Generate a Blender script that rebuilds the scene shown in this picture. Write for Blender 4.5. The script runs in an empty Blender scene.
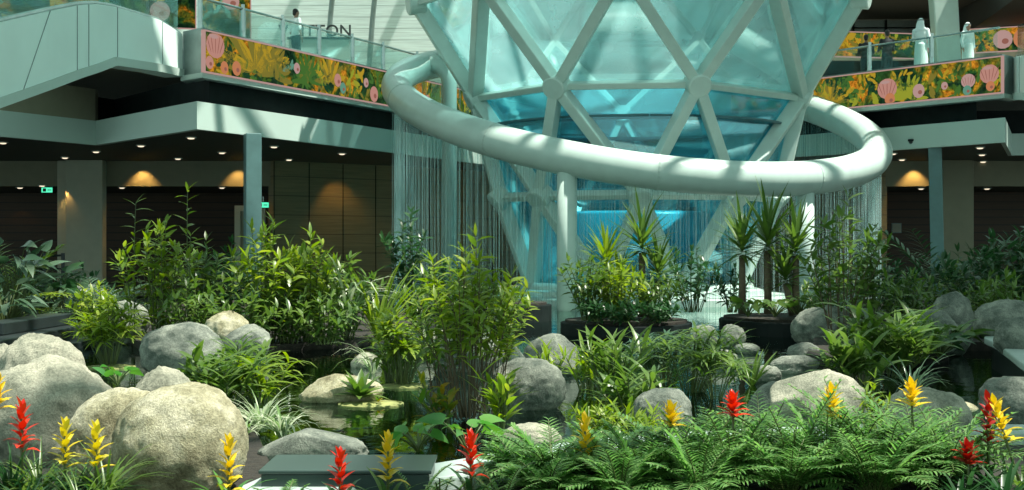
import bpy, bmesh, math, random
from mathutils import Vector, Matrix, noise
PI = math.pi
SC = bpy.context.scene
COL = SC.collection
F = 1400.0          # focal length in pixels of a 1024 px wide frame
CZ = 1.7            # eye height above the pond
rnd = random.Random(7)
def V(*a): return Vector(a)
def P(px, py, Y): return V((px-512)/F*Y, Y, CZ+(245-py)/F*Y)
def X(px, Y): return (px-512)/F*Y
def Z(py, Y): return CZ+(245-py)/F*Y

# ------------------------------------------------------------------ objects
class MB:
    def __init__(s): s.v=[]; s.f=[]; s.m=[]
    def add(s, vs, fs, m=0):
        n=len(s.v); s.v += [tuple(p) for p in vs]
        s.f += [tuple(i+n for i in f) for f in fs]; s.m += [m]*len(fs)
    def box(s, x0,x1,y0,y1,z0,z1, m=0):
        s.add([(x0,y0,z0),(x1,y0,z0),(x1,y1,z0),(x0,y1,z0),(x0,y0,z1),(x1,y0,z1),(x1,y1,z1),(x0,y1,z1)],
              [(0,3,2,1),(4,5,6,7),(0,1,5,4),(1,2,6,5),(2,3,7,6),(3,0,4,7)], m)
    def beam(s, a, b, w, d, n, m=0):     # box beam from a to b, width w across, depth d along n
        a=Vector(a); b=Vector(b); t=(b-a).normalized(); u=t.cross(n).normalized(); k=u.cross(t).normalized()
        vs=[]
        for p in (a,b):
            for (i,j) in ((-1,-1),(1,-1),(1,1),(-1,1)): vs.append(p+u*(w/2*i)+k*(d/2*j))
        s.add(vs,[(0,3,2,1),(4,5,6,7),(0,1,5,4),(1,2,6,5),(2,3,7,6),(3,0,4,7)],m)
    def tube(s, pts, r, seg=8, m=0, cap=True, closed=False):
        pts=[Vector(p) for p in pts]; N=len(pts)
        rs=r if isinstance(r,(list,tuple)) else [r]*N
        t0=(pts[1]-pts[0]).normalized()
        ref=V(0,0,1) if abs(t0.z)<.9 else V(1,0,0)
        u=t0.cross(ref).normalized(); vs=[]; fs=[]
        for i,p in enumerate(pts):
            if closed: t=pts[(i+1)%N]-pts[i-1]
            else: t=pts[min(i+1,N-1)]-pts[max(i-1,0)]
            t=t.normalized() if t.length>1e-9 else t0
            u=(u-t*u.dot(t)); u=u.normalized() if u.length>1e-6 else t.orthogonal().normalized()
            w=t.cross(u)
            for k in range(seg):
                a=2*PI*k/seg; vs.append(p+(u*math.cos(a)+w*math.sin(a))*rs[i])
        R=N if closed else N-1
        for i in range(R):
            j=(i+1)%N
            for k in range(seg):
                k2=(k+1)%seg; fs.append((i*seg+k,i*seg+k2,j*seg+k2,j*seg+k))
        if cap and not closed:
            fs.append(tuple(range(seg-1,-1,-1))); fs.append(tuple((N-1)*seg+k for k in range(seg)))
        s.add(vs,fs,m)
    def prism(s, poly, z0, z1, m=0):
        n=len(poly); ar=sum(poly[i][0]*poly[(i+1)%n][1]-poly[(i+1)%n][0]*poly[i][1] for i in range(n))
        if ar<0: poly=poly[::-1]
        vs=[(p[0],p[1],z0) for p in poly]+[(p[0],p[1],z1) for p in poly]
        fs=[tuple(range(n-1,-1,-1)),tuple(range(n,2*n))]+[(i,(i+1)%n,n+(i+1)%n,n+i) for i in range(n)]
        s.add(vs,fs,m)
    def lathe(s, prof, seg=16, c=(0,0,0), m=0, rot=None):
        vs=[];fs=[];c=Vector(c)
        for (r,z) in prof:
            for k in range(seg):
                a=2*PI*k/seg; p=V(r*math.cos(a),r*math.sin(a),z)
                vs.append(c+(rot@p if rot else p))
        for i in range(len(prof)-1):
            for k in range(seg):
                k2=(k+1)%seg; fs.append((i*seg+k,i*seg+k2,(i+1)*seg+k2,(i+1)*seg+k))
        fs.append(tuple(range(seg-1,-1,-1))); fs.append(tuple((len(prof)-1)*seg+k for k in range(seg)))
        s.add(vs,fs,m)
    def ball(s, c, r, seg=12, m=0, rot=None):
        r=(r,r,r) if not isinstance(r,(tuple,list)) else r
        n=max(6,seg//2+2); prof=[]; vs=[];fs=[];c=Vector(c)
        for i in range(n+1):
            th=PI*(i+.001)/(n+.002)
            for k in range(seg):
                a=2*PI*k/seg; p=V(r[0]*math.sin(th)*math.cos(a), r[1]*math.sin(th)*math.sin(a), -r[2]*math.cos(th))
                vs.append(c+(rot@p if rot else p))
        for i in range(n):
            for k in range(seg):
                k2=(k+1)%seg; fs.append((i*seg+k,i*seg+k2,(i+1)*seg+k2,(i+1)*seg+k))
        s.add(vs,fs,m)
    def strip(s, path, off0, off1, z0, z1, m=0):   # wall band following a plan path between two sideways offsets
        def offp(o):
            r=[]
            for i,p in enumerate(path):
                a=path[max(i-1,0)]; b=path[min(i+1,len(path)-1)]
                t=V(b[0]-a[0],b[1]-a[1],0).normalized(); r.append((p[0]-t.y*o,p[1]+t.x*o))
            return r
        A=offp(off0); B=offp(off1); n=len(path); vs=[]
        for i in range(n): vs += [(*A[i],z0),(*B[i],z0),(*B[i],z1),(*A[i],z1)]
        fs=[]
        for i in range(n-1):
            o=i*4; q=o+4
            for k in range(4):
                k2=(k+1)%4; fs.append((o+k,q+k,q+k2,o+k2))
        fs += [(0,1,2,3),((n-1)*4+3,(n-1)*4+2,(n-1)*4+1,(n-1)*4)]
        s.add(vs,fs,m)
    def build(s, name, mat, parent=None, smooth=False, bevel=0, loc=None, origin=None):
        me=bpy.data.meshes.new(name)
        vs=s.v
        if origin is not None: vs=[(a-origin[0],b-origin[1],c-origin[2]) for a,b,c in vs]
        me.from_pydata(vs,[],s.f)
        for mm in (mat if isinstance(mat,(list,tuple)) else [mat]): me.materials.append(mm)
        me.polygons.foreach_set('material_index', s.m)
        if smooth: me.polygons.foreach_set('use_smooth',[True]*len(me.polygons))
        me.update()
        o=bpy.data.objects.new(name,me); COL.objects.link(o)
        if origin is not None: o.location=origin
        if loc is not None: o.location=loc
        if parent is not None: o.parent=parent
        if bevel:
            b=o.modifiers.new('bevel','BEVEL'); b.width=bevel; b.segments=2; b.limit_method='ANGLE'
        return o
def tag(o, label=None, cat=None, group=None, kind=None):
    if label: o['label']=label
    if cat: o['category']=cat
    if group: o['group']=group
    if kind: o['kind']=kind
    return o
def thing(name, loc, label, cat, group=None, rz=0):
    o=bpy.data.objects.new(name,None); COL.objects.link(o); o.location=loc; o.rotation_euler=(0,0,rz)
    o.empty_display_size=.2; o['kind']='thing'
    return tag(o,label,cat,group)
def struct(name, mb, mat, **k):
    return tag(mb.build(name,mat,**k), kind='structure')
def copy_tree(o, parent=None, label=None):
    c=o.copy(); COL.objects.link(c)
    if parent: c.parent=parent
    if label: c['label']=label
    for ch in list(o.children): copy_tree(ch,c)
    return c

# ------------------------------------------------------------------ materials
def newmat(name):
    m=bpy.data.materials.new(name); m.use_nodes=True
    nt=m.node_tree; nt.nodes.clear(); out=nt.nodes.new('ShaderNodeOutputMaterial')
    return m,nt,out
def L(nt,a,b): nt.links.new(a,b)
def node(nt,t,**k):
    n=nt.nodes.new(t)
    for kk,v in k.items():
        if kk in n.inputs: n.inputs[kk].default_value=v
        else: setattr(n,kk,v)
    return n
def ramp(nt, fac, stops):
    r=nt.nodes.new('ShaderNodeValToRGB'); cr=r.color_ramp
    while len(cr.elements)<len(stops): cr.elements.new(.5)
    for e,(p,c) in zip(cr.elements,stops): e.position=p; e.color=(*c,1)
    L(nt,fac,r.inputs[0]); return r
def pbr(name, col, rough=.5, metal=0, spec=.5, vary=.12, scale=3, bump=0, bscale=20):
    m,nt,out=newmat(name); b=node(nt,'ShaderNodeBsdfPrincipled'); b.inputs['Roughness'].default_value=rough
    b.inputs['Metallic'].default_value=metal; b.inputs['Specular IOR Level'].default_value=spec
    tc=node(nt,'ShaderNodeTexCoord'); nz=node(nt,'ShaderNodeTexNoise',Scale=scale,Detail=5.0)
    L(nt,tc.outputs['Object'],nz.inputs['Vector'])
    lo=[max(0,c*(1-vary)) for c in col]; hi=[min(1,c*(1+vary)) for c in col]
    r=ramp(nt,nz.outputs[0],[(.3,lo),(.7,hi)]); L(nt,r.outputs[0],b.inputs['Base Color'])
    if bump:
        n2=node(nt,'ShaderNodeTexNoise',Scale=bscale,Detail=6.0); L(nt,tc.outputs['Object'],n2.inputs['Vector'])
        bp=node(nt,'ShaderNodeBump',Strength=bump,Distance=.03); L(nt,n2.outputs[0],bp.inputs['Height']); L(nt,bp.outputs[0],b.inputs['Normal'])
    L(nt,b.outputs[0],out.inputs[0]); return m
def leafmat(name, cols, trans=.35, rough=.34, tcol=None, stripe=None):
    m,nt,out=newmat(name); g=node(nt,'ShaderNodeNewGeometry')
    n=len(cols); r=ramp(nt,g.outputs['Random Per Island'],[(i/(n-1),c) for i,c in enumerate(cols)])
    col=r.outputs[0]
    if stripe:
        uv=node(nt,'ShaderNodeUVMap'); 
    b=node(nt,'ShaderNodeBsdfPrincipled',Roughness=rough); b.inputs['Specular IOR Level'].default_value=.45
    L(nt,col,b.inputs['Base Color'])
    t=node(nt,'ShaderNodeBsdfTranslucent'); hs=node(nt,'ShaderNodeHueSaturation',Saturation=1.15,Value=1.7); L(nt,col,hs.inputs['Color']); L(nt,hs.outputs[0],t.inputs[0])
    mx=node(nt,'ShaderNodeMixShader',Fac=trans); L(nt,b.outputs[0],mx.inputs[1]); L(nt,t.outputs[0],mx.inputs[2]); L(nt,mx.outputs[0],out.inputs[0])
    return m
def emis(name,col,st):
    m,nt,out=newmat(name); e=node(nt,'ShaderNodeEmission',Color=(*col,1),Strength=st); L(nt,e.outputs[0],out.inputs[0]); return m

M={}
M['white']=pbr('white_painted_steel',(.50,.63,.58),.35,vary=.05)
M['fascia']=pbr('white_fascia',(.46,.58,.53),.45,vary=.04,scale=.4)
M['parapet']=pbr('parapet_panel',(.76,.92,.87),.3,vary=.06,scale=.5)
M['grey']=pbr('grey_metal',(.20,.26,.25),.4,.4)
M['teal_col']=pbr('teal_painted_column',(.10,.20,.20),.4)
M['dark']=pbr('black_stone',(.018,.026,.026),.35,vary=.3)
M['void']=pbr('dark_recess_panel',(.008,.012,.012),.6,spec=.12,vary=.3)
M['ceil']=pbr('dark_ceiling',(.05,.055,.045),.7)
M['steel']=pbr('brushed_steel',(.45,.52,.50),.25,.9)
M['bulk']=pbr('beige_plaster',(.24,.23,.16),.7,vary=.05)
M['pale']=pbr('pale_column_plaster',(.46,.46,.36),.6,vary=.05)
M['soil']=pbr('dark_soil',(.02,.017,.012),.9,vary=.5,scale=9,bump=.6,bscale=25)
M['kerb']=pbr('pale_stone_kerb',(.36,.44,.41),.45,vary=.06,scale=4)
M['box']=pbr('dark_green_metal',(.035,.06,.055),.3,vary=.1)
M['stem']=pbr('green_stem',(.07,.10,.025),.5,vary=.3)
M['brown']=pbr('brown_stem',(.09,.065,.035),.7,vary=.3)
M['trunk']=pbr('ringed_trunk',(.13,.10,.06),.8,vary=.3,scale=12,bump=.5)
M['tray']=pbr('mossy_tray',(.24,.26,.09),.8,vary=.3,scale=8,bump=.4)
M['skin']=pbr('skin',(.35,.2,.14),.5)
M['cloth_white']=pbr('white_cotton',(.75,.85,.86),.8,vary=.04)
M['cloth_black']=pbr('black_cloth',(.012,.02,.025),.8)
M['cloth_navy']=pbr('navy_denim',(.02,.05,.08),.8)
M['hair']=pbr('black_hair',(.01,.01,.01),.5)
M['letter']=pbr('dark_lettering',(.03,.04,.04),.4)
M['mesh']=pbr('dark_mesh_soffit',(.03,.028,.025),.7,vary=.3,scale=20)
lamp_on=emis('lamp_glow',(1,.84,.6),1.3)
exit_on=emis('exit_glow',(.1,.9,.5),1.2)
M['bright']=leafmat('yellow_green_leaf',[(.12,.19,.025),(.19,.27,.03),(.13,.22,.04),(.30,.36,.06)],.4)  # yellow-green leaf tones, picked at random per leaf
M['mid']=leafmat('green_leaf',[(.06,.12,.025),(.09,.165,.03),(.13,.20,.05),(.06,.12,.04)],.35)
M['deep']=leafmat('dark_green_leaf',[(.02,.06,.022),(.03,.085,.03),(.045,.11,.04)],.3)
M['silver']=leafmat('silvery_leaf',[(.05,.10,.06),(.11,.17,.11),(.04,.09,.05),(.07,.13,.06)],.25,.25)
M['palm']=leafmat('palm_leaflet',[(.07,.17,.05),(.12,.25,.07),(.19,.33,.11)],.4,.35)
M['varieg']=leafmat('white_edged_leaf',[(.10,.2,.05),(.42,.48,.33),(.5,.55,.4),(.14,.25,.06)],.3)
M['yellowleaf']=leafmat('yellowing_leaf',[(.07,.16,.03),(.12,.2,.03),(.35,.22,.03),(.10,.2,.04)],.4)
M['lily']=leafmat('broad_arum_leaf',[(.06,.19,.05),(.10,.25,.05),(.2,.33,.06)],.35,.28)
M['red']=leafmat('red_bract',[(.50,.016,.008),(.64,.035,.012),(.55,.05,.02)],.25)
M['redd']=leafmat('dark_red_bract',[(.28,.012,.01),(.4,.02,.015)],.2)
M['yellow']=leafmat('yellow_bract',[(.62,.40,.012),(.70,.50,.03),(.58,.45,.04)],.25)
M['olive']=leafmat('olive_yellow_bract',[(.55,.45,.03),(.65,.52,.04),(.45,.42,.05)],.25)

def rockmat(name, a, b, c):
    m,nt,out=newmat(name); bs=node(nt,'ShaderNodeBsdfPrincipled',Roughness=.85)
    bs.inputs['Specular IOR Level'].default_value=.25
    tc=node(nt,'ShaderNodeTexCoord'); oi=node(nt,'ShaderNodeObjectInfo')
    ad=node(nt,'ShaderNodeVectorMath',operation='ADD'); L(nt,tc.outputs['Object'],ad.inputs[0])
    ml=node(nt,'ShaderNodeMath',operation='MULTIPLY'); ml.inputs[1].default_value=60; L(nt,oi.outputs['Random'],ml.inputs[0]); L(nt,ml.outputs[0],ad.inputs[1])
    n1=node(nt,'ShaderNodeTexNoise',Scale=3.2,Detail=8.0,Roughness=.7); L(nt,ad.outputs[0],n1.inputs['Vector'])
    n2=node(nt,'ShaderNodeTexNoise',Scale=55.0,Detail=4.0,Roughness=.8); L(nt,ad.outputs[0],n2.inputs['Vector'])
    vo=node(nt,'ShaderNodeTexVoronoi',Scale=90.0); L(nt,ad.outputs[0],vo.inputs['Vector'])
    r1=ramp(nt,n1.outputs[0],[(.36,a),(.5,b),(.62,c)])
    r2=ramp(nt,n2.outputs[0],[(.35,(.55,.56,.55)),(.6,(1.15,1.15,1.12))])
    mx=node(nt,'ShaderNodeMix',data_type='RGBA',blend_type='MULTIPLY'); mx.inputs[0].default_value=.8
    L(nt,r1.outputs[0],mx.inputs[6]); L(nt,r2.outputs[0],mx.inputs[7]); L(nt,mx.outputs[2],bs.inputs['Base Color'])
    mm=node(nt,'ShaderNodeMath',operation='MULTIPLY_ADD'); L(nt,n2.outputs[0],mm.inputs[0]); mm.inputs[1].default_value=.5; L(nt,n1.outputs[0],mm.inputs[2])
    bp=node(nt,'ShaderNodeBump',Strength=.7,Distance=.05); L(nt,mm.outputs[0],bp.inputs['Height']); L(nt,bp.outputs[0],bs.inputs['Normal'])
    L(nt,bs.outputs[0],out.inputs[0]); return m
M['rock']=rockmat('granite_boulder',(.16,.17,.13),(.33,.33,.26),(.46,.44,.35))
M['rockw']=rockmat('weathered_boulder',(.15,.135,.08),(.34,.32,.21),(.50,.47,.35))
M['rockg']=rockmat('grey_boulder',(.085,.105,.09),(.19,.21,.18),(.31,.33,.28))

def water_mat():
    m,nt,out=newmat('pond_water'); fr=node(nt,'ShaderNodeFresnel',IOR=1.33)
    gl=node(nt,'ShaderNodeBsdfGlossy',Roughness=.02,Color=(.9,1,.97,1)); tr=node(nt,'ShaderNodeBsdfTransparent',Color=(.32,.46,.40,1))
    tc=node(nt,'ShaderNodeTexCoord'); nz=node(nt,'ShaderNodeTexNoise',Scale=2.5,Detail=3.0); L(nt,tc.outputs['Object'],nz.inputs['Vector'])
    bp=node(nt,'ShaderNodeBump',Strength=.12,Distance=.05); L(nt,nz.outputs[0],bp.inputs['Height']); L(nt,bp.outputs[0],gl.inputs['Normal']); L(nt,bp.outputs[0],fr.inputs['Normal'])
    mx=node(nt,'ShaderNodeMixShader'); L(nt,fr.outputs[0],mx.inputs[0]); L(nt,tr.outputs[0],mx.inputs[1]); L(nt,gl.outputs[0],mx.inputs[2]); L(nt,mx.outputs[0],out.inputs[0]); return m
M['water']=water_mat()
def glass_mat(name, tint, gloss=.12, haze=.1, hazecol=(.45,.7,.72)):
    m,nt,out=newmat(name); gl=node(nt,'ShaderNodeBsdfGlossy',Roughness=.05,Color=(.8,.95,.95,1)); tr=node(nt,'ShaderNodeBsdfTransparent',Color=(*tint,1))
    fr=node(nt,'ShaderNodeLayerWeight',Blend=.25); ad=node(nt,'ShaderNodeMath',operation='MULTIPLY_ADD'); ad.inputs[1].default_value=.5; ad.inputs[2].default_value=gloss; L(nt,fr.outputs['Fresnel'],ad.inputs[0])
    mx=node(nt,'ShaderNodeMixShader'); L(nt,ad.outputs[0],mx.inputs[0]); L(nt,tr.outputs[0],mx.inputs[1]); L(nt,gl.outputs[0],mx.inputs[2])
    tl=node(nt,'ShaderNodeBsdfTranslucent',Color=(*hazecol,1)); df=node(nt,'ShaderNodeBsdfDiffuse',Color=(*hazecol,1)); h=node(nt,'ShaderNodeMixShader',Fac=.5); L(nt,tl.outputs[0],h.inputs[1]); L(nt,df.outputs[0],h.inputs[2])
    tc=node(nt,'ShaderNodeTexCoord'); nz=node(nt,'ShaderNodeTexNoise',Scale=.9,Detail=4.0); L(nt,tc.outputs['Object'],nz.inputs['Vector'])
    hm=node(nt,'ShaderNodeMath',operation='MULTIPLY'); hm.inputs[1].default_value=haze*2; L(nt,nz.outputs[0],hm.inputs[0])
    m2=node(nt,'ShaderNodeMixShader'); L(nt,hm.outputs[0],m2.inputs[0]); L(nt,mx.outputs[0],m2.inputs[1]); L(nt,h.outputs[0],m2.inputs[2])
    L(nt,m2.outputs[0],out.inputs[0]); return m
M['glass']=glass_mat('teal_tinted_glass',(.70,.91,.92),.16,.21,(.78,.92,.92))
M['glass_shaded']=glass_mat('shaded_teal_glass',(.40,.80,.88),.12,.06,(.30,.68,.78))  # lower panes: weaker light put into a deeper tint and less haze
M['clear']=glass_mat('clear_balustrade_glass',(.90,.98,.96),.02,.006)
def curtain_mat():
    m,nt,out=newmat('falling_water'); tr=node(nt,'ShaderNodeBsdfTransparent',Color=(.9,.97,.96,1)); df=node(nt,'ShaderNodeBsdfTranslucent',Color=(.75,.9,.88,1)); d2=node(nt,'ShaderNodeBsdfDiffuse',Color=(.75,.9,.88,1))
    gl=node(nt,'ShaderNodeBsdfGlossy',Roughness=.1)
    a=node(nt,'ShaderNodeMixShader',Fac=.5); L(nt,df.outputs[0],a.inputs[1]); L(nt,d2.outputs[0],a.inputs[2])
    c=node(nt,'ShaderNodeMixShader',Fac=.3); L(nt,a.outputs[0],c.inputs[1]); L(nt,gl.outputs[0],c.inputs[2])
    b=node(nt,'ShaderNodeMixShader',Fac=.22); L(nt,tr.outputs[0],b.inputs[1]); L(nt,c.outputs[0],b.inputs[2]); L(nt,b.outputs[0],out.inputs[0]); return m
M['fall']=curtain_mat()
def slat_mat(name,c0,c1,scale,rough=.5,axis=2,duty=.12):
    m,nt,out=newmat(name); b=node(nt,'ShaderNodeBsdfPrincipled',Roughness=rough); tc=node(nt,'ShaderNodeTexCoord'); sp=node(nt,'ShaderNodeSeparateXYZ'); L(nt,tc.outputs['Object'],sp.inputs[0])
    mu=node(nt,'ShaderNodeMath',operation='MULTIPLY'); mu.inputs[1].default_value=scale; L(nt,sp.outputs[axis],mu.inputs[0])
    fr=node(nt,'ShaderNodeMath',operation='FRACT'); L(nt,mu.outputs[0],fr.inputs[0])
    nz=node(nt,'ShaderNodeTexNoise',Scale=2.0,Detail=4.0); mp=node(nt,'ShaderNodeMapping'); mp.inputs['Scale'].default_value=(.4,.4,9); L(nt,tc.outputs['Object'],mp.inputs[0]); L(nt,mp.outputs[0],nz.inputs['Vector'])
    r=ramp(nt,fr.outputs[0],[(0,c1),(duty,c1),(duty+.02,c0),(1,c0)])
    r2=ramp(nt,nz.outputs[0],[(.3,(.75,.75,.75)),(.7,(1.15,1.15,1.15))]); mx=node(nt,'ShaderNodeMix',data_type='RGBA',blend_type='MULTIPLY'); mx.inputs[0].default_value=.8
    L(nt,r.outputs[0],mx.inputs[6]); L(nt,r2.outputs[0],mx.inputs[7]); L(nt,mx.outputs[2],b.inputs['Base Color']); L(nt,b.outputs[0],out.inputs[0]); return m
M['wood']=slat_mat('brown_wood_boards',(.075,.034,.014),(.03,.015,.007),3.2)
M['stone']=slat_mat('olive_stone_panels',(.26,.22,.12),(.15,.12,.07),1.45,duty=.04)
M['shop']=slat_mat('pale_slatted_facade',(.68,.80,.77),(.42,.52,.5),1.9,duty=.07)
def led_mat(name, seed, st=1.0):
    m,nt,out=newmat(name); tc=node(nt,'ShaderNodeTexCoord'); mp=node(nt,'ShaderNodeMapping'); mp.inputs['Location'].default_value=(seed,seed*1.7,seed*.3); L(nt,tc.outputs['Object'],mp.inputs[0])
    n1=node(nt,'ShaderNodeTexNoise',Scale=1.1,Detail=3.0,Distortion=1.2); L(nt,mp.outputs[0],n1.inputs['Vector'])
    vo=node(nt,'ShaderNodeTexVoronoi',Scale=4.5); L(nt,mp.outputs[0],vo.inputs['Vector'])
    n3=node(nt,'ShaderNodeTexNoise',Scale=6.0,Detail=4.0,Distortion=2.0); L(nt,mp.outputs[0],n3.inputs['Vector'])
    r1=ramp(nt,n1.outputs[0],[(.40,(.012,.045,.03)),(.51,(.04,.11,.035)),(.57,(.2,.2,.03)),(.63,(.5,.24,.03)),(.73,(.65,.42,.05))])
    sep=node(nt,'ShaderNodeSeparateColor'); L(nt,vo.outputs['Color'],sep.inputs[0])
    r2=ramp(nt,sep.outputs[0],[(0,(.3,.5,.25)),(.35,(.9,.8,.5)),(.6,(1.3,.7,.4)),(.8,(.5,.8,.4)),(1,(1.5,1.2,.6))])
    mx=node(nt,'ShaderNodeMix',data_type='RGBA',blend_type='MULTIPLY'); mx.inputs[0].default_value=.75; L(nt,r1.outputs[0],mx.inputs[6]); L(nt,r2.outputs[0],mx.inputs[7])
    r3=ramp(nt,n3.outputs[0],[(.35,(.25,.3,.25)),(.6,(1.3,1.3,1.2))]); m2=node(nt,'ShaderNodeMix',data_type='RGBA',blend_type='MULTIPLY'); m2.inputs[0].default_value=.9; L(nt,mx.outputs[2],m2.inputs[6]); L(nt,r3.outputs[0],m2.inputs[7])
    e=node(nt,'ShaderNodeEmission',Strength=st); L(nt,m2.outputs[2],e.inputs[0]); L(nt,e.outputs[0],out.inputs[0]); return m
M['led']=led_mat('floral_screen',2.0,.95); M['led2']=led_mat('floral_screen_pale',9.0,.6)
for nm,c in dict(pink=(.85,.42,.34),peach=(.9,.35,.16),gold=(.75,.5,.04),leafy=(.1,.26,.05),lime=(.5,.55,.05),rose=(.8,.5,.45),pinkd=(.5,.2,.15),mint=(.2,.5,.36),olive=(.35,.3,.05),pine=(.02,.09,.04),moss=(.09,.2,.03)).items():
    M['px_'+nm]=emis('screen_'+nm,c,.55)

# ------------------------------------------------------------------ camera, world, sun
cam=bpy.data.cameras.new('camera'); co=bpy.data.objects.new('camera',cam); COL.objects.link(co)
co.location=(0,0,CZ); co.rotation_euler=(PI/2,0,0); cam.sensor_width=36; cam.lens=F/1024*36; cam.clip_end=400
SC.camera=co
w=bpy.data.worlds.new('sky'); SC.world=w; w.use_nodes=True
bg=w.node_tree.nodes['Background']; bg.inputs[0].default_value=(.60,.86,.80,1); bg.inputs[1].default_value=1.02
SUN=V(.40,-.12,.91).normalized()
sl=bpy.data.lights.new('sun','SUN'); sl.energy=9.5; sl.angle=.012; sl.color=(1,.97,.86)
so=bpy.data.objects.new('sun',sl); COL.objects.link(so); so.location=(20,-10,40); so.rotation_euler=SUN.to_track_quat('Z','Y').to_euler()
SC.view_settings.view_transform='Standard'; SC.view_settings.look='None'; SC.view_settings.gamma=1; SC.view_settings.exposure=0; SC.view_settings.use_curve_mapping=False

M['innerfloor']=pbr('teal_inner_floor',(.03,.12,.14),.4,vary=.15,scale=1)
M['drum']=pbr('teal_inner_drum',(.08,.50,.62),.3,vary=.2,scale=1)
# ================================================================== setting: pond, beds, building
g=MB(); g.prism([(-40,-6),(45,-6),(45,70),(-40,70)],-.7,-.45); struct('floor_pond_bed',g,M['dark'])
wt=MB(); wt.prism([(-9,8.7),(9,8.7),(16,18),(16,47),(-13,47),(-13,20)],-.03,0.0)
tag(wt.build('pond_water',M['water']),'dark still pond water between the boulders','water',kind='structure')
# back building floor
b=MB(); b.prism([(-40,44.5),(-9.5,41.5),(-7.5,46.8),(45,46.8),(45,70),(-40,70)],-.5,.12); struct('floor_concourse',b,M['bulk'])
# garden beds (soil)
def bed(name, poly, z1, rim=None):
    b=MB(); b.prism(poly,-.46,z1); struct(name,b,M['soil'])
bed('garden_bed_left',[(-13,14),(-8.3,14.5),(-8.2,27),(-7.0,25.2),(-6.0,22.6),(-5.2,22.6),(-4.2,21.8),(-2.6,23.2),(-1.9,26),(-1.6,31),(-4,36),(-9,41),(-13,45),(-22,45),(-22,14)],.12)
bed('garden_bed_right',[(4.7,19.2),(5.6,19.6),(6.4,20.5),(7.0,22.5),(12,22.5),(24,20),(24,46),(11,43),(8.7,36),(6.4,28),(5.2,24),(4.2,20)],.14)
bed('garden_bed_front',[(-7,6.2),(7,6.2),(7,11.35),(4,11.5),(2.2,11.25),(.75,10.45),(-.1,9.6),(-1,8.95),(-3,8.8),(-5,9.6),(-7,10.6)],.06)
bed('garden_bed_boulder_side',[(-7,8.9),(-3,8.75),(-1.75,8.9),(-1.75,10.2),(-2.3,12.5),(-4.0,15.2),(-7,16)],.08)
# kerb of the front bed
kp=[(-1.78,8.9),(-1.5,8.87),(-1,9.0),(-.45,9.4),(-.1,9.75),(.6,10.55),(1.4,11.1),(2.2,11.4),(3.2,11.65),(4.2,11.65),(6.5,11.4)]
def smooth(path,n=4):
    out=[]
    for i in range(len(path)-1):
        p0=path[max(i-1,0)];p1=path[i];p2=path[i+1];p3=path[min(i+2,len(path)-1)]
        for k in range(n):
            t=k/n; out.append(tuple(.5*((2*p1[j])+(-p0[j]+p2[j])*t+(2*p0[j]-5*p1[j]+4*p2[j]-p3[j])*t*t+(-p0[j]+3*p1[j]-3*p2[j]+p3[j])*t**3) for j in range(len(p1))))
    return out+[tuple(path[-1])]
k=MB(); k.strip(smooth(kp),-.02,.48,-.3,.15); struct('trim_kerb_front',k,M['kerb'],bevel=.02)
# thin dark rail at the near edge of the bed
# curved planter rim on the right
rp=smooth([(9.4,21.6),(7.6,20.9),(6.75,19.7),(6.4,18.2),(6.0,16.6),(5.6,15.0),(5.55,14.3),(6.1,13.8),(8.4,13.7)])
r=MB(); r.prism(rp+[(12,13.8),(12,21.6)],-.4,.33); struct('planter_wall_right',r,M['dark'])
r=MB(); r.strip(rp,-.1,.28,.33,.42); struct('trim_planter_rim',r,M['kerb'],bevel=.02)
# black stepped pool ledge on the left
k=MB(); k.prism([(-8.35,14),(-7.6,14),(-7.45,27),(-8.25,27)],-.4,.30); struct('trim_black_ledge',k,M['dark'],bevel=.02)
k=MB(); k.prism([(-8.25,21.6),(-7.85,21.6),(-7.7,26.3),(-8.15,26.3)],.302,.50); struct('trim_black_ledge_step',k,M['dark'],bevel=.02)
k=MB(); k.prism([(-7.6,14),(-7.15,14),(-7.1,26),(-7.44,26)],-.4,.10); struct('trim_black_ledge_lower',k,M['dark'],bevel=.02)
# low black planters in the pond before the dome
def planter(cx,cy,rx,ry,z1,label):
    t=thing('low_planter',(cx,cy,0),label,'planter','low black planters in the pond')
    pts=[(rx*math.cos(a)*(1+.05*math.sin(3*a)),ry*math.sin(a)) for a in [2*PI*i/28 for i in range(28)]]
    b=MB(); b.prism(pts,-.45,z1); b.build('planter_wall',M['void'],t,bevel=.02)
    b=MB(); b.prism([(x*.93,y*.9) for x,y in pts],z1+.002,z1+.05); b.build('planter_soil',M['soil'],t)
planter(X(628,26.5),26.8,1.25,1.5,.22,'low black planter in the pond left of the dark gap, filled with leafy shrubs')
planter(X(784,27),27.3,1.15,1.6,.26,'low black planter in the pond under the right ring post, holding the trunked dracaenas')
planter(X(480,31),31.5,1.6,1.4,.36,'low black planter in the pond behind the tall central shrub')

# ---- slab edges
APEX=[(-1.2,51.3),(.6,53.6),(2.6,54.2),(4.8,53),(7.0,50.6)]
low=[(-14.05,38.4),(-12.4,41.7),(-8.1,36.0),(-3.9,45.0)]
lowR=[(10,46.8),(14.3,40.6)]
path_low=[(-30,33.6),(-14.05,38.4),(-12.4,41.7),(-8.1,36.0),(-3.9,45.0)]+APEX+lowR+[(16.6,46.5),(34,43)]
def sharp_band(path,inw,z0,z1,m,name):
    # plan polygon: front path and the same path pushed inward (+Y)
    b=MB(); n=len(path); vs=[]; 
    for (x,y) in path: vs += [(x,y,z0),(x,y+inw,z0),(x,y+inw,z1),(x,y,z1)]
    fs=[(0,1,2,3),((n-1)*4+3,(n-1)*4+2,(n-1)*4+1,(n-1)*4)]
    for i in range(n-1):
        o=i*4;q=o+4
        for k in range(4):
            k2=(k+1)%4; fs.append((o+k,q+k,q+k2,o+k2))
    b.add(vs,fs); return struct(name,b,m)
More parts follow.
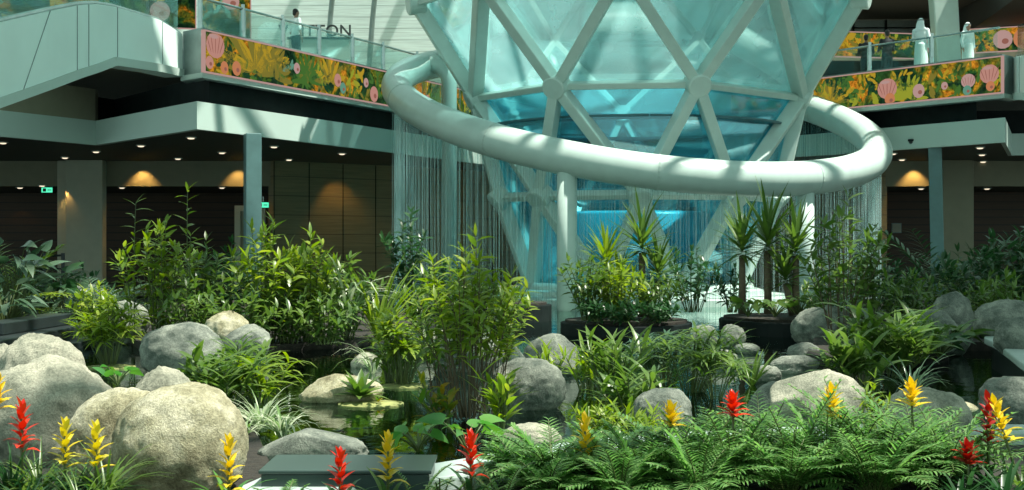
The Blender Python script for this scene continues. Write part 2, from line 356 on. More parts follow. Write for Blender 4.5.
sharp_band(path_low,.35,4.68,5.40,M['fascia'],'trim_lower_fascia')
sharp_band([(-30,33.7),(-14.03,38.5),(-12.42,41.72)],.3,5.402,6.35,M['bulk'],'trim_side_fascia')
path_rec=[(-30,34.6),(-14.0,39.4),(-12.3,43.3),(-8.0,37.0),(-3.6,45.8)]+[(x,y+.8) for x,y in APEX]+[(9.9,47.8),(14.0,42.2),(15.6,47),(34,44)]
sharp_band(path_rec,.3,5.35,6.2,M['void'],'trim_dark_recess')
path_up=[(-8.63,36.7),(-7.95,36.0),(-3.9,45.0)]+APEX+[(10,46.8),(14.35,41.0)]
sharp_band([(-8.63,36.72),(-7.97,36.04),(-3.92,45.04)]+[(x,y+.04) for x,y in APEX]+[(10,46.84),(14.37,41.04),(14.9,41.6)],.35,5.98,7.30,M['grey'],'trim_upper_fascia')
sharp_band([(-8.68,36.66),(-7.95,35.93),(-3.86,44.95)]+APEX+[(9.95,46.7),(14.38,40.9),(15,41.5)],.3,6.0,6.13,M['fascia'],'trim_upper_fascia_sill')
# ceiling under the gallery, upper floor slab
b=MB(); b.prism([(x,y+.1) for x,y in path_low]+[(34,70),(-30,70)],4.70,4.78); struct('ceiling',b,M['ceil'])
b=MB(); b.prism([(x,y+.5) for x,y in path_up]+[(24,47),(24,70),(-24,70),(-24,40),(-9.4,38.5)],6.80,6.95); struct('floor_gallery',b,M['bulk'])
# side walls of the big hall far left and right
# ---- back walls
wl=[(-8.46,49.8),(-4,53.5),(0,58.2),(3,59),(6,58),(10,53.5),(13.1,49.8)]
b=MB(); b.strip(wl,0,.4,.1,4.72); struct('wall_stone',b,M['stone'])
gx=MB()
for i in range(len(wl)-1):
    a=V(*wl[i],0); c=V(*wl[i+1],0); n=max(1,round((c-a).length/1.3))
    for j in range(n):
        p=a.lerp(c,j/n); gx.box(p.x-.012,p.x+.012,p.y-.03,p.y+.02,.12,4.68)
tag(gx.build('trim_stone_joints',M['void']),kind='structure')
b=MB(); b.box(-34,-8.4,58,58.4,.1,4.7); struct('wall_wood_left',b,M['wood'])
b=MB(); b.box(13,36,57,57.4,.1,4.7); struct('wall_wood_right',b,M['wood'])
b=MB(); b.box(-34,-8.46,50,50.3,3.80,4.7); struct('trim_bulkhead_left',b,M['bulk'])
b=MB(); b.box(13.0,36,50,50.3,3.80,4.7); struct('trim_bulkhead_right',b,M['bulk'])
b=MB(); b.box(-34,-8.46,50.3,58,3.84,3.92); b.box(13,36,50.3,57,3.84,3.92); struct('ceiling_rear',b,M['ceil'])
b=MB(); b.box(-15.75,-14.45,49.4,49.9,.1,4.7); b.box(-16.15,-15.752,49.7,49.98,.1,4.7); struct('wall_pier_left',b,M['pale'],bevel=.03)
b=MB(); b.box(15.2,16.3,49.4,49.98,.1,4.7); struct('wall_pier_right',b,M['bulk'],bevel=.03)
# shutter door frame beside the left column
d=MB(); d.box(-9.85,-9.65,49.7,49.95,.1,3.1); d.box(-9.0,-8.8,49.7,49.95,.1,3.1); d.box(-9.65,-9.0,49.7,49.95,2.9,3.1)
o=struct('door_1',d,M['pale']); 
d=MB(); d.box(-9.65,-9.0,49.78,49.84,.12,2.9); dl=d.build('door_leaf',M['bulk'],o); d=MB(); d.tube([(-9.1,49.76,1.0),(-9.1,49.76,1.3)],.02); d.build('door_handle',M['steel'],o)
# ---- front columns
def column(px,Y,w,label,mat,zt=5.4,lean=0):
    t=thing('steel_column',(X(px,Y),Y,.0),label,'column','teal columns under the gallery edge')
    b=MB(); b.add([(-w/2+lean,-w/2,0),(w/2+lean,-w/2,0),(w/2+lean,w/2,0),(-w/2+lean,w/2,0),(-w/2,-w/2,4.69),(w/2,-w/2,4.69),(w/2,w/2,4.69),(-w/2,w/2,4.69)],
                  [(0,3,2,1),(4,5,6,7),(0,1,5,4),(1,2,6,5),(2,3,7,6),(3,0,4,7)])
    b.build('shaft',mat,t,bevel=.02)
    b=MB(); b.box(-w*.7+lean,w*.7+lean,-w*.7,w*.7,0,.16); b.build('base_plate',M['dark'],t,bevel=.01)
    t.rotation_euler.z=.35 if px<500 else -.3
column(252.5,37.6,.42,'square teal column under the gallery edge, left side',M['teal_col'])
column(935,43,.40,'square teal column under the gallery edge, right side beside the water curtain',M['teal_col'],lean=.1)

# ---- screens: two flower screens on the slab edge
def face_frame(a,c):
    t=V(c[0]-a[0],c[1]-a[1],0); return t.length,t.normalized()
def screen(a,c,z0,z1,label,flowers,seed,mat,name='floral_screen',group=None):
    ln,t=face_frame(a,c); ang=math.atan2(t.y,t.x)
    th=thing(name,(a[0],a[1],z0),label,'screen',group,rz=ang)
    h=z1-z0
    DISP=MB(); DISP.box(0,ln,-.06,.03,0,h)
    b=MB(); e=.035
    b.box(-e,ln+e,-.09,.03,-e,0); b.box(-e,ln+e,-.09,.03,h,h+e); b.box(-e,0,-.09,.03,0,h); b.box(ln,ln+e,-.09,.03,0,h)
    b.build('screen_frame',M['px_rose'],th)
    mats=[mat]; idx={}
    def disc(m,x,z,rx,rz,rot=0,n=14,lay=0):
        
        if m not in idx: idx[m]=len(mats); mats.append(M['px_'+m])
        c=math.cos(rot); s=math.sin(rot); pts=[]
        for i in range(n):
            q=2*PI*i/n; u=rx*math.cos(q); v=rz*math.sin(q)*(1 if True else 1)
            pts.append((min(max(x+u*c-v*s,.01),ln-.01), -.062-.002*lay, min(max(z+u*s+v*c,.01),h-.01)))
        DISP.add(pts,[tuple(range(n))],idx[m])
    rq=random.Random(seed*7)
    for q in range(int(ln*3.2)): flowers=[('leaf',rq.random(),rq.random(),rq.uniform(.25,.55),rq.choice(('pine','pine','moss','leafy','olive','gold')))]+flowers
    for (kind,x,z,r,cm) in flowers:
        x*=ln; z*=h
        if kind=='peony':
            disc(cm,x,z,r,r*.85,lay=2)
            for i in range(5): disc('pinkd',x+(i-2)*r*.36,z+r*.05,r*.035,r*.62,rot=-(i-2)*.22,lay=3)
            disc('rose',x-r*.2,z+r*.55,r*.5,r*.14,lay=4)
        elif kind=='spray':
            for i in range(11):
                q=PI*i/10+rnd.uniform(-.1,.1); disc((cm if i%2 else 'olive') if cm=='gold' else cm,x+math.cos(q)*r*.6,z+math.sin(q)*r*.55,r*.55,r*.10,rot=q,lay=1,n=10)
        elif kind=='leaf':
            for i in range(6):
                q=rnd.uniform(0,2*PI); d=rnd.uniform(.2,1)*r; disc(cm,x+math.cos(q)*d,z+math.sin(q)*d*.8,r*.32,r*.12,rot=q+rnd.uniform(-.5,.5),lay=1,n=8)
        elif kind=='bud':
            disc(cm,x,z,r,r,lay=3); disc('pinkd',x+r*.25,z-r*.2,r*.35,r*.3,lay=4)
    DISP.build('display',mats,th)
    return th
fl=[('peony',.045,.70,.40,'pink'),('bud',.02,.24,.17,'pink'),('bud',.085,.18,.17,'peach'),('bud',.14,.22,.20,'peach'),('spray',.23,.25,1.5,'gold'),('leaf',.19,.15,.5,'leafy'),('spray',.31,.2,.9,'olive'),
    ('leaf',.40,.5,.5,'mint'),('bud',.435,.55,.16,'rose'),('spray',.50,.25,.8,'leafy'),('leaf',.55,.5,.6,'lime'),('spray',.62,.35,.8,'gold'),('bud',.66,.45,.2,'pink'),('bud',.69,.25,.17,'mint'),('leaf',.73,.6,.6,'lime'),
    ('leaf',.80,.5,.6,'gold'),('bud',.83,.55,.15,'rose'),('bud',.88,.25,.25,'pink'),('leaf',.90,.6,.5,'leafy'),('leaf',.96,.4,.5,'lime'),('bud',.97,.7,.15,'peach'),('leaf',.74,.2,.4,'leafy'),('leaf',.3,.6,.5,'gold'),('leaf',.47,.2,.4,'leafy')]
screen((-7.95,36.0),(-3.9,45.0),6.17,7.20,'long flower picture screen on the left gallery edge',fl,1,M['led'],group='flower picture screens on the gallery edge')
screen((-3.85,45.1),(-1.2,51.25),6.17,7.20,'short flower picture screen seen through the left loop of the white ring',[('leaf',.1,.5,.5,'gold'),('bud',.35,.3,.3,'pink'),('leaf',.5,.6,.6,'leafy'),('peony',.62,.5,.3,'pink'),('leaf',.8,.3,.5,'lime')],2,M['led'],group='flower picture screens on the gallery edge')
fr=[('leaf',.05,.4,.5,'lime'),('spray',.12,.2,.7,'gold'),('leaf',.22,.5,.6,'leafy'),('leaf',.33,.35,.7,'lime'),('leaf',.28,.7,.5,'gold'),('peony',.435,.45,.38,'pink'),('bud',.45,.12,.2,'peach'),('leaf',.50,.75,.4,'gold'),('spray',.54,.1,.7,'lime'),('bud',.60,.28,.22,'rose'),
    ('leaf',.66,.5,.6,'olive'),('leaf',.74,.6,.5,'leafy'),('leaf',.80,.3,.5,'leafy'),('bud',.73,.35,.12,'rose'),('peony',.845,.42,.25,'rose'),('bud',.84,.15,.15,'mint'),('leaf',.90,.55,.5,'leafy'),('peony',.945,.55,.33,'pink'),('bud',.95,.2,.15,'peach'),('leaf',.98,.5,.4,'lime')]
screen((10,46.75),(14.35,40.95),6.17,7.20,'flower picture screen on the right gallery edge with pink blooms',fr,3,M['led'],group='flower picture screens on the gallery edge')
screen((7.05,50.5),(9.95,46.8),6.17,7.20,'flower picture screen glimpsed right of the dome behind the ring',[('leaf',.2,.5,.6,'lime'),('leaf',.5,.4,.6,'gold'),('leaf',.85,.5,.5,'leafy'),('bud',.7,.3,.2,'rose')],4,M['led'],group='flower picture screens on the gallery edge')

# ---- escalator side panels
def parapet(name,label,pts,thick,seams):
    # pts: list of (x,y,zbottom,ztop)
    t=thing(name,(pts[0][0],pts[0][1],0),label,'escalator'); b=MB(); n=len(pts); ox,oy=pts[0][0],pts[0][1]; vs=[]
    for i,(x,y,z0,z1) in enumerate(pts):
        sx=-thick if thick>0 else -thick
        vs += [(x-ox,y-oy,z0),(x-ox-thick,y-oy+.1,z0),(x-ox-thick,y-oy+.1,z1),(x-ox,y-oy,z1)]
    fs=[(0,1,2,3),((n-1)*4+3,(n-1)*4+2,(n-1)*4+1,(n-1)*4)]
    for i in range(n-1):
        o=i*4;q=o+4
        for k in range(4):
            k2=(k+1)%4; fs.append((o+k,q+k,q+k2,o+k2))
    b.add(vs,fs); b.build('side_panel',M['parapet'],t)
    sgn=1 if thick>0 else -1
    b=MB(); pp=[(x-ox+.03*sgn,y-oy-.02,z0+.10) for x,y,z0,z1 in pts]
    for i in range(n-1): b.beam(pp[i],pp[i+1],.05,.2,V(0,0,1))
    b.build('bottom_lip',M['fascia'],t)
    b=MB()
    for i in range(n-1): b.tube([(pts[i][0]-ox-.1*sgn,pts[i][1]-oy,pts[i][3]+.02),(pts[i+1][0]-ox-.1*sgn,pts[i+1][1]-oy,pts[i+1][3]+.02)],.06)
    b.build('top_trim',M['steel'],t)
    for (i,u,du) in seams:
        p0=[pts[i][k]+(pts[i+1][k]-pts[i][k])*u for k in range(4)]; u2=u+du; p1=[pts[i][k]+(pts[i+1][k]-pts[i][k])*u2 for k in range(4)]
        b=MB(); b.tube([(p0[0]-ox+.004*sgn,p0[1]-oy,p0[2]+.2),(p1[0]-ox+.004*sgn,p1[1]-oy,p1[3])],.012,6); b.build('panel_seam',M['grey'],t)
    b=MB(); vs=[]                                # glass balustrade above
    for (x,y,z0,z1) in pts: vs += [(x-ox-.12*sgn,y-oy,z1),(x-ox-.14*sgn,y-oy,z1),(x-ox-.14*sgn,y-oy,z1+.95),(x-ox-.12*sgn,y-oy,z1+.95)]
    b.add(vs,fs); b.build('glass_balustrade',M['clear'],t)
    return t
pl=[(-8.63,36.7,6.10,7.22)]
for (px,yb,yt,D) in ((160,72,20,35.5),(115,65.5,6.5,33.4),(97,72.5,4,32.6),(80,78,5,31.8),(50,89.5,11,30.6),(0,107.5,22.5,28.6),(-60,129,37,26.4),(-160,165,60,23)):
    pl.append((X(px,D),D,Z(yb,D),Z(yt,D)))
parapet('escalator','pale green escalator side with bright light patches at upper left',pl,.5,[(0,.9,0),(1,.95,.0),(3,.5,.0),(4,.1,-.0),(5,.55,-.55)])
pr=[(14.9,41.6,6.02,7.28)]
for (px,yb,yt,D) in ((1024,100,56,38.5),(1060,108,48,36),(1120,140,60,33)): pr.append((X(px,D),D,Z(yb,D),Z(yt,D)))
parapet('escalator','pale green escalator side at the right edge of the gallery',pr,-.5,[(0,.6,0)])

# ---- glass railing on the gallery edge
def railing(path,label,posts,zt=8.12):
    t=thing('glass_railing',(path[0][0],path[0][1],0),label,'railing'); ox,oy=path[0]
    top=[(x-ox,y-oy,zt) for x,y in path]
    b=MB(); b.tube(top,.035,8); b.build('handrail',M['steel'],t)
    for i in range(len(path)-1):
        a=V(*path[i],0);c=V(*path[i+1],0); d=(c-a); n=V(-d.y,d.x,0).normalized()*.01
        ln=d.length; k=max(1,round(ln/2.1))
        for j in range(k):
            p=a+d*((j+.03)/k)-V(ox,oy,0); q=a+d*((j+.97)/k)-V(ox,oy,0); b=MB()
            b.add([p-n+V(0,0,7.3),q-n+V(0,0,7.3),q+n+V(0,0,7.3),p+n+V(0,0,7.3),p-n+V(0,0,zt-.05),q-n+V(0,0,zt-.05),q+n+V(0,0,zt-.05),p+n+V(0,0,zt-.05)],
                  [(0,3,2,1),(4,5,6,7),(0,1,5,4),(1,2,6,5),(2,3,7,6),(3,0,4,7)]); b.build('glass_pane',M['clear'],t)
            p=a+d*(j/k)-V(ox,oy,0); b=MB(); b.box(p.x-.06,p.x+.06,p.y-.05,p.y+.05,7.2,zt-.02); b.box(p.x-.045,p.x+.045,p.y-.08,p.y-.05,7.5,zt+.12); b.build('post',M['steel'],t)
    return t
railing([(-8.1,36.35),(-4.15,45.1),(-1.3,51.7)],'glass railing with steel posts along the left gallery edge',None)
railing([(7.1,51.0),(10.1,47.1),(14.4,41.35)],'glass railing with steel posts along the right gallery edge, before the people',None)

# ---- upper storey behind the gallery
b=MB(); b.box(-24,9,64,64.5,6.9,16); struct('wall_shopfront',b,M['shop'])
b=MB(); b.box(9,34,64,64.5,6.9,16); struct('wall_upper_right',b,M['bulk'])
for i,(px) in enumerate((113,214,326,368,470,575)):
    b=MB(); x=X(px,63.8); b.tube([(x,63.75,6.95),(x,63.7,9),(x+.25,63.4,12),(x+.7,62.8,15.5)],.12,8); struct('trim_mullion',b,M['grey'])
# bright counter before the shop
t=thing('sign_wall',(X(325,50),50,6.95),'low white shop sign wall reading VUITTON behind the man at the railing','sign')
b=MB(); b.box(-1.3,.9,0,.16,0,2.1); b.build('counter',M['fascia'],t,bevel=.02)
b=MB(); b.box(-1.35,.95,-.04,.2,2.102,2.18); b.build('counter_top',M['dark'],t,bevel=.01)
cu=bpy.data.curves.new('lettering','FONT'); cu.body='VUITTON'; cu.size=.58; cu.extrude=.02; cu.offset=.008; cu.space_character=1.05; cu.align_x='CENTER'
tmp=bpy.data.objects.new('tmp',cu); COL.objects.link(tmp); bpy.context.view_layer.update()
me=bpy.data.meshes.new_from_object(tmp.evaluated_get(bpy.context.evaluated_depsgraph_get())); bpy.data.objects.remove(tmp)
lo=bpy.data.objects.new('lettering',me); COL.objects.link(lo); lo.parent=t; lo.rotation_euler=(PI/2,0,0); lo.location=(-.36,.06,2.22); me.materials.clear(); me.materials.append(M['letter'])
# upper gallery screens beyond (floral, blurred by glass)
screen((-19,47.5),(-11.2,49.5),9.35,11.2,'floral screen beyond the escalator glass at the upper left corner',[('leaf',.4,.5,.8,'gold'),('leaf',.7,.5,.8,'leafy'),('bud',.85,.3,.35,'rose'),('leaf',.2,.4,.8,'mint'),('leaf',.6,.3,.6,'olive')],5,M['led2'],group='far floral screens on the upper level')
screen((-11.0,49.6),(-9.4,50.2),9.0,11.3,'pale floral poster screen behind the railing left of the man',[('leaf',.4,.5,.7,'mint'),('bud',.6,.6,.3,'rose'),('bud',.3,.75,.25,'pink')],6,M['led2'],group='far floral screens on the upper level')
screen((11.7,52.2),(16.8,53.2),8.75,9.65,'floral screen behind the people standing on the right gallery',[('leaf',.15,.5,.6,'gold'),('spray',.3,.2,.7,'gold'),('leaf',.5,.5,.6,'lime'),('bud',.75,.5,.3,'rose'),('leaf',.9,.5,.5,'leafy')],7,M['led'],group='far floral screens on the upper level')
screen((17.0,52.5),(20.5,51.0),8.9,9.75,'floral screen with red blooms at the far upper right',[('bud',.35,.5,.35,'rose'),('bud',.55,.5,.4,'peach'),('bud',.75,.5,.35,'peach'),('leaf',.15,.5,.5,'leafy')],8,M['led'],group='far floral screens on the upper level')
b=MB(); b.box(11.5,17,52.4,53,6.95,8.6); struct('trim_dark_parapet_right',b,M['void'])
# glazed shop band and dark soffit, right
b=MB(); b.box(11,19,56,56.2,9.6,10.7); struct('window_1',b,M['steel'])
b=MB()
for i in range(7): b.box(11+i*1.3,11.08+i*1.3,55.9,56.0,9.6,10.7)
for z in (9.95,10.35): b.box(11,19,55.9,56.0,z,z+.05)
tag(b.build('window_bars',M['void']),kind='structure')
b=MB(); b.box(10.5,17.2,50,60,10.75,12.5); struct('ceiling_upper_right',b,M['mesh'])
b=MB(); b.prism([(16.6,46),(30,43),(30,60),(18,58)],9.85,14); struct('ceiling_dark_mesh',b,M['mesh'])
t=thing('slanted_column',(X(948,49.5),49.5,6.95),'pale slanted column rising behind the people at upper right','column')
b=MB(); b.add([(-.35,-.3,0),(.45,-.3,0),(.45,.3,0),(-.35,.3,0),(-.75,-.3,5),(.2,-.3,5),(.2,.3,5),(-.75,.3,5)],[(0,3,2,1),(4,5,6,7),(0,1,5,4),(1,2,6,5),(2,3,7,6),(3,0,4,7)]); b.build('shaft',M['white'],t,bevel=.05)
b=MB(); b.box(-.5,.6,-.4,.4,0,.1); b.build('base_plate',M['steel'],t)

# ---- downlights, wall glow, exit signs, camera dome
def downlight(px,py,zc,label):
    D=(zc-CZ)*F/(245-py); x=X(px,D)
    t=thing('downlight',(x,D,zc),label,'downlight','ceiling downlights under the gallery')
    b=MB(); b.lathe([(.10,0),(.15,0),(.15,-.025),(.11,-.03)],16); b.build('trim_ring',M['fascia'],t)
    b=MB(); b.lathe([(.10,-.02),(.095,-.045),(.06,-.06),(.001,-.065)],16); b.build('lens',lamp_on,t)
names=['at the far left edge of the picture','below the shadowed band at left','behind the parapet knee','below the band corner','above the lit wall patch at left','left of the dark side of the teal column','close to the pale corner of the band','beside the teal column, left','right of the teal column, nearest','right of the teal column, further in','above the olive stone wall']
for (px,py),nm in zip(((3,142),(65,157),(96,151),(141,145),(137,162),(178,158),(191,137),(222,152),(274,146),(289,159),(342,153)),names): downlight(px,py,4.70,'small lit ceiling downlight '+nm)
for (px,py),nm in zip(((893,153),(902,159),(910,164),(980,147),(982,154),(983,161)),('nearest the white ring, right','second from the white ring, right','third from the white ring, right','nearest of the row of three at far right','middle of the row of three at far right','deepest of the row of three at far right')): downlight(px,py,4.70,'small lit ceiling downlight '+nm)
for (px,py),nm in zip(((20,187),(42,185),(122,187),(222,187)),('left of the green exit sign','above the green exit sign','right of the pale pier','left of the door frame')): downlight(px,py,3.84,'downlight in the lower rear ceiling '+nm)
for (px,py),nm in zip(((921,188),(987,188)),('left of the right pier','above the warm lit wall at far right')): downlight(px,py,3.84,'downlight in the lower rear ceiling '+nm)
def wall_lamp(px,py,Y,e,dz=.5,col=(1,.55,.15)):
    l=bpy.data.lights.new('wall_washer','SPOT'); l.energy=e; l.color=col; l.spot_size=1.5; l.spot_blend=.7; l.shadow_soft_size=.04
    o=bpy.data.objects.new('wall_washer',l); COL.objects.link(o); o.location=(X(px,Y),Y,Z(py,Y)); o.rotation_euler=(.30,0,0)
for (px,py,Y,e) in ((140,163,49.6,55),(236,163,49.6,40),(343,162,50.6,60),(917,163,49.6,60),(65,190,49.3,8),(995,190,56.2,70),(12,192,57,30),(440,160,53,40)): wall_lamp(px,py,Y,e*2.2)
def exit_sign(px,py,Y,label):
    t=thing('exit_sign',(X(px,Y),Y,Z(py,Y)),label,'sign'); b=MB(); b.box(-.22,.22,0,.06,-.11,.11); b.build('sign_box',M['void'],t,bevel=.01)
    b=MB(); b.box(-.2,.2,-.012,0,-.09,.09); b.build('sign_face',exit_on,t)
    b=MB(); b.box(-.01,.01,.02,.04,.11,.3); b.build('hanger',M['steel'],t)
    b=MB(); b.box(-.15,-.03,-.016,-.012,-.06,.06); b.box(.02,.16,-.016,-.012,-.015,.015); b.build('pictogram',M['letter'],t)
exit_sign(47,190,51.5,'small green lit exit sign hanging under the rear ceiling at left')
exit_sign(263,205,48.8,'small green lit exit sign beside the left teal column')
t=thing('dome_camera',(X(911,43.5),43.42,4.98),'small black dome camera on the white band at right','camera')
b=MB(); b.lathe([(.12,0),(.12,-.06),(.10,-.07)],14); b.build('mount',M['void'],t)
b=MB(); b.ball((0,0,-.07),(.09,.09,.09),12); b.build('dome',M['dark'],t,smooth=True)
t=thing('wall_notice',(X(897,56.9),56.96,Z(228,56.9)),'small pale notice on the dark wall right of the water curtain','notice')
b=MB(); b.box(-.2,.2,0,.03,-.2,.2); b.build('notice_board',M['grey'],t); b=MB(); b.box(-.17,.17,-.012,0,-.17,.17); b.build('paper',M['pale'],t)
t=thing('dark_railing',(X(45,45),45,.12),'low dark railing in the shade left of the pale pier','railing')
b=MB(); b.tube([(-.6,0,1.2),(.62,0,1.25)],.04,6); b.tube([(-.6,0,.8),(.62,0,.82)],.03,6); b.build('rail',M['dark'],t)
for q in (-.55,0,.58):
    b=MB(); b.box(q-.05,q+.05,-.04,.04,0,1.32); b.build('post',M['dark'],t)
# ---- glass roof structure high above: beams, plus unseen solid panels added to shade chosen areas
ZR=24
def roof_pt(x,y,z=0):  # point at roof height that shades (x,y,z)
    k=(ZR-z)/SUN.z; return (x+SUN.x*k, y+SUN.y*k)
rb=MB()
for i in range(-4,12): rb.box(i*4.9-.15,i*4.9+.15,-12,75,ZR,ZR+.5)
for j in range(-2,16): rb.box(-22,56,j*4.9-.15,j*4.9+.15,ZR+.05,ZR+.45)
for i in range(-15,15):
    a=V(i*4.9,-14.7,ZR+.25); rb.beam(a,a+V(88.2,88.2,0),.2,.3,V(0,0,1))
struct('ceiling_roof_beams',rb,M['white'])
rp2=MB()
def shade(x0,x1,y0,y1,z=.5):
    a=roof_pt(x0,y0,z); c=roof_pt(x1,y1,z); rp2.box(a[0],c[0],a[1],c[1],ZR+.5,ZR+.7)
shade(5.4,24,12.6,36); shade(3.5,24,10.9,12.6); shade(-18,-8.6,24,36); shade(-40,-12.0,28,50,5)  # panels added out of view, each sized by the area it darkens
struct('added_shade_panels',rp2,M['ceil'])
# ================================================================== geodesic glass dome, ring, water curtain
DX,DY=3.78,43.0
DX=X(635,DY)
dome=thing('geodesic_dome',(DX,DY,0),'large white framed geodesic glass dome with teal panes inside the ring','dome')
base_a=[-70,-20,18,60,105,150,195,240]
LV=[('b',.42,3.35,base_a),('C',3.10,4.35,[-71,-43,-3,35,72,115,158,200,244]),('A',6.10,5.0,[-77,-30.5,14.7,76,126,180,232]),
    ('B',8.80,6.85,[-74,-42,-7.6,26.6,65,110,155,200,242]),('D',12.6,7.3,[-60,-22,18,58,98,140,180,220,260])]
def hp(ang,r,z): a=math.radians(ang); return V(r*math.sin(a),-r*math.cos(a),z)
rings=[[hp(a,r,z) for a in angs] for (_,z,r,angs) in LV]
def outward(p):
    n=V(p.x,p.y,(p.z-10.5)*.55); return n.normalized()
def strip(i):   # triangles between ring i (lower) and i+1 (upper) by angle
    A=LV[i][3];B=LV[i+1][3]; tri=[]; 
    a=0; b=min(range(len(B)),key=lambda k:abs(B[k]-A[0])); 
    na,nb=len(A),len(B); ca=cb=0
    def ang(L_,k): return L_[k%len(L_)]+360*(k//len(L_))
    # start so that b angle is the first upper node near a
    while ca<na or cb<nb:
        ia,ib=a+ca,b+cb
        ra=ang(A,ia+1); rb_=ang(B,ib+1)
        da=abs(ra-ang(B,ib)); db=abs(rb_-ang(A,ia))
        if cb>=nb or (ca<na and da<=db): tri.append((('l',ia%na),('l',(ia+1)%na),('u',ib%nb))); ca+=1
        else: tri.append((('l',ia%na),('u',(ib+1)%nb),('u',ib%nb))); cb+=1
    return tri
edges={}
def addedge(p,q,kind):
    key=tuple(sorted((tuple(round(x,3) for x in p),tuple(round(x,3) for x in q))))
    edges.setdefault(key,kind)
for i in range(4):
    for tri in strip(i):
        pts=[rings[i][k] if s=='l' else rings[i+1][k] for s,k in tri]
        c=(pts[0]+pts[1]+pts[2])/3; n=outward(c)
        ins=[p+(c-p)*.03-n*.16 for p in pts]; b=MB(); vs=ins+[p-n*.025 for p in ins]
        if (ins[1]-ins[0]).cross(ins[2]-ins[0]).dot(n)>0: fs=[(0,1,2),(3,5,4),(0,3,4,1),(1,4,5,2),(2,5,3,0)]
        else: fs=[(0,2,1),(3,4,5),(0,1,4,3),(1,2,5,4),(2,0,3,5)]
        b.add(vs,fs); b.build('glass_pane',M['glass_shaded' if i<2 else 'glass'],dome)
        for k in range(3):
            (s0,_),(s1,_)=tri[k],tri[(k+1)%3]
            kind='ring' if s0==s1 else 'diag'
            if kind=='ring' and i==0 and s0=='l': continue
            addedge(pts[k],pts[(k+1)%3],kind)
for (p,q),kind in edges.items():
    p,q=V(*p),V(*q); n=outward((p+q)/2); b=MB()
    if kind=='ring': b.beam(p,q,.19,.24,n)
    else: b.beam(p,q,.30,.42,n)
    b.build('strut',M['white'],dome,bevel=.03)
for i,rg in enumerate(rings[1:4],1):
    for p in rg:
        n=outward(p); rot=n.to_track_quat('Z','Y').to_matrix(); b=MB()
        b.lathe([(.30,-.25),(.34,-.2),(.34,.24),(.30,.27)],20,p,rot=rot); b.build('hub',M['white'],dome)
b=MB(); b.tube([hp(a*6,3.45,.42) for a in range(60)],.17,10,closed=True); b.build('base_ring',M['white'],dome,smooth=True)
# interior floor with its edge beam and a central drum
b=MB(); b.tube([hp(a*6,4.1,5.27) for a in range(60)],.06,6,closed=True); b.strip([tuple(hp(a*6,4.1,0).xy) for a in range(61)],-.5,.5,5.24,5.30); b.build('inner_floor',M['innerfloor'],dome)
b=MB(); b.lathe([(2.7,.44),(2.75,1.2),(2.6,2.6),(2.5,2.7)],32); b.build('inner_drum',M['drum'],dome,smooth=True)
# pedestal in the pond
t=thing('dome_pedestal',(DX,DY,-.45),'pale round stepped pedestal under the glass dome','pedestal')
b=MB(); b.lathe([(5.0,0),(5.0,.62),(4.85,.66)],48); b.build('lower_step',M['fascia'],t)
b=MB(); b.lathe([(3.9,.661),(3.9,.80),(3.8,.83)],48); b.build('upper_step',M['white'],t)
# ring
RX,RZ0,RY,RR=X(633,43),5.84,43.0,7.24
ring=thing('water_ring',(RX,RY,0),'huge tilted white tube ring encircling the glass dome','ring')
def ringp(th): # th from front, to the right
    x=RR*math.sin(th); y=-RR*math.cos(th)
    return V(x,y,RZ0-.118*x+.315*y)
b=MB(); b.tube([ringp(2*PI*i/120) for i in range(120)],.46,24,closed=True); b.build('tube',M['white'],ring,smooth=True)
for th in (-2.05,-1.25,-.62,.0,.62,1.25,2.05):
    p=ringp(th); q=ringp(th+.01); rot=(q-p).to_track_quat('Z','Y').to_matrix(); b=MB(); b.lathe([(.463,-.03),(.468,-.02),(.468,.02),(.463,.03)],24,p,rot=rot); b.build('joint_band',M['fascia'],ring)
def post(px,th,r,inw=.0,rb=None):
    p=ringp(th); b=MB(); rad=V(-p.x,-p.y,0).normalized()
    if inw: 
        tx=rad*inw; pts=[p]; n=10
        for i in range(1,n+1):
            a=PI/2*i/n; pts.append(p+tx*math.sin(a)+V(0,0,.15-inw*.75*(1-math.cos(a))))
        e=pts[-1]; pts += [V(e.x,e.y,e.z-.5),V(e.x,e.y,-.4)]
    else: pts=[V(p.x,p.y,p.z-.2),V(p.x,p.y,-.4)]
    b.tube(pts,r,18); b.build('post',M['white'],ring,smooth=True)
post(567,math.asin((X(567,36.1)-RX)/RR),.26)
post(805,math.asin((X(805,37.0)-RX)/RR),.24)
post(447,-1.97,.24,inw=1.0)
post(0,2.6,.25,inw=1.3); post(0,-2.75,.25,inw=1.3)
# falling water
wc=MB(); r2=random.Random(3)
def strand(th,rr,r,zt,zb):
    x=RX+rr*math.sin(th); y=RY-rr*math.cos(th)
    for k in range(3):
        pass
    vs=[];n=3
    zm=[zt+(zb-zt)*k/n for k in range(n+1)]
    j=[(r2.uniform(-.012,.012),r2.uniform(-.012,.012)) for _ in zm]
    for z,(a,c) in zip(zm,j):
        rad=r*r2.uniform(.6,1.4)
        for q in range(3): vs.append((x+a+rad*math.cos(q*2.094),y+c+rad*math.sin(q*2.094),z))
    fs=[]
    for i in range(n):
        for q in range(3): fs.append((i*3+q,i*3+(q+1)%3,i*3+3+(q+1)%3,i*3+3+q))
    wc.add(vs,fs)
for i in range(1150):
    th=2*PI*(i+r2.uniform(-.4,.4))/1150; p=ringp(th); zt=p.z-.40; zb=0
    if r2.random()<.12: continue
    strand(th,RR+r2.uniform(-.14,.14),r2.choice((.006,.008,.011)),zt,zb)
    if r2.random()<.25:                                     # broken drops
        pass
tag(wc.build('water_curtain',M['fall']),'thin curtain of falling water strings dropping from the white ring','water',kind='stuff')
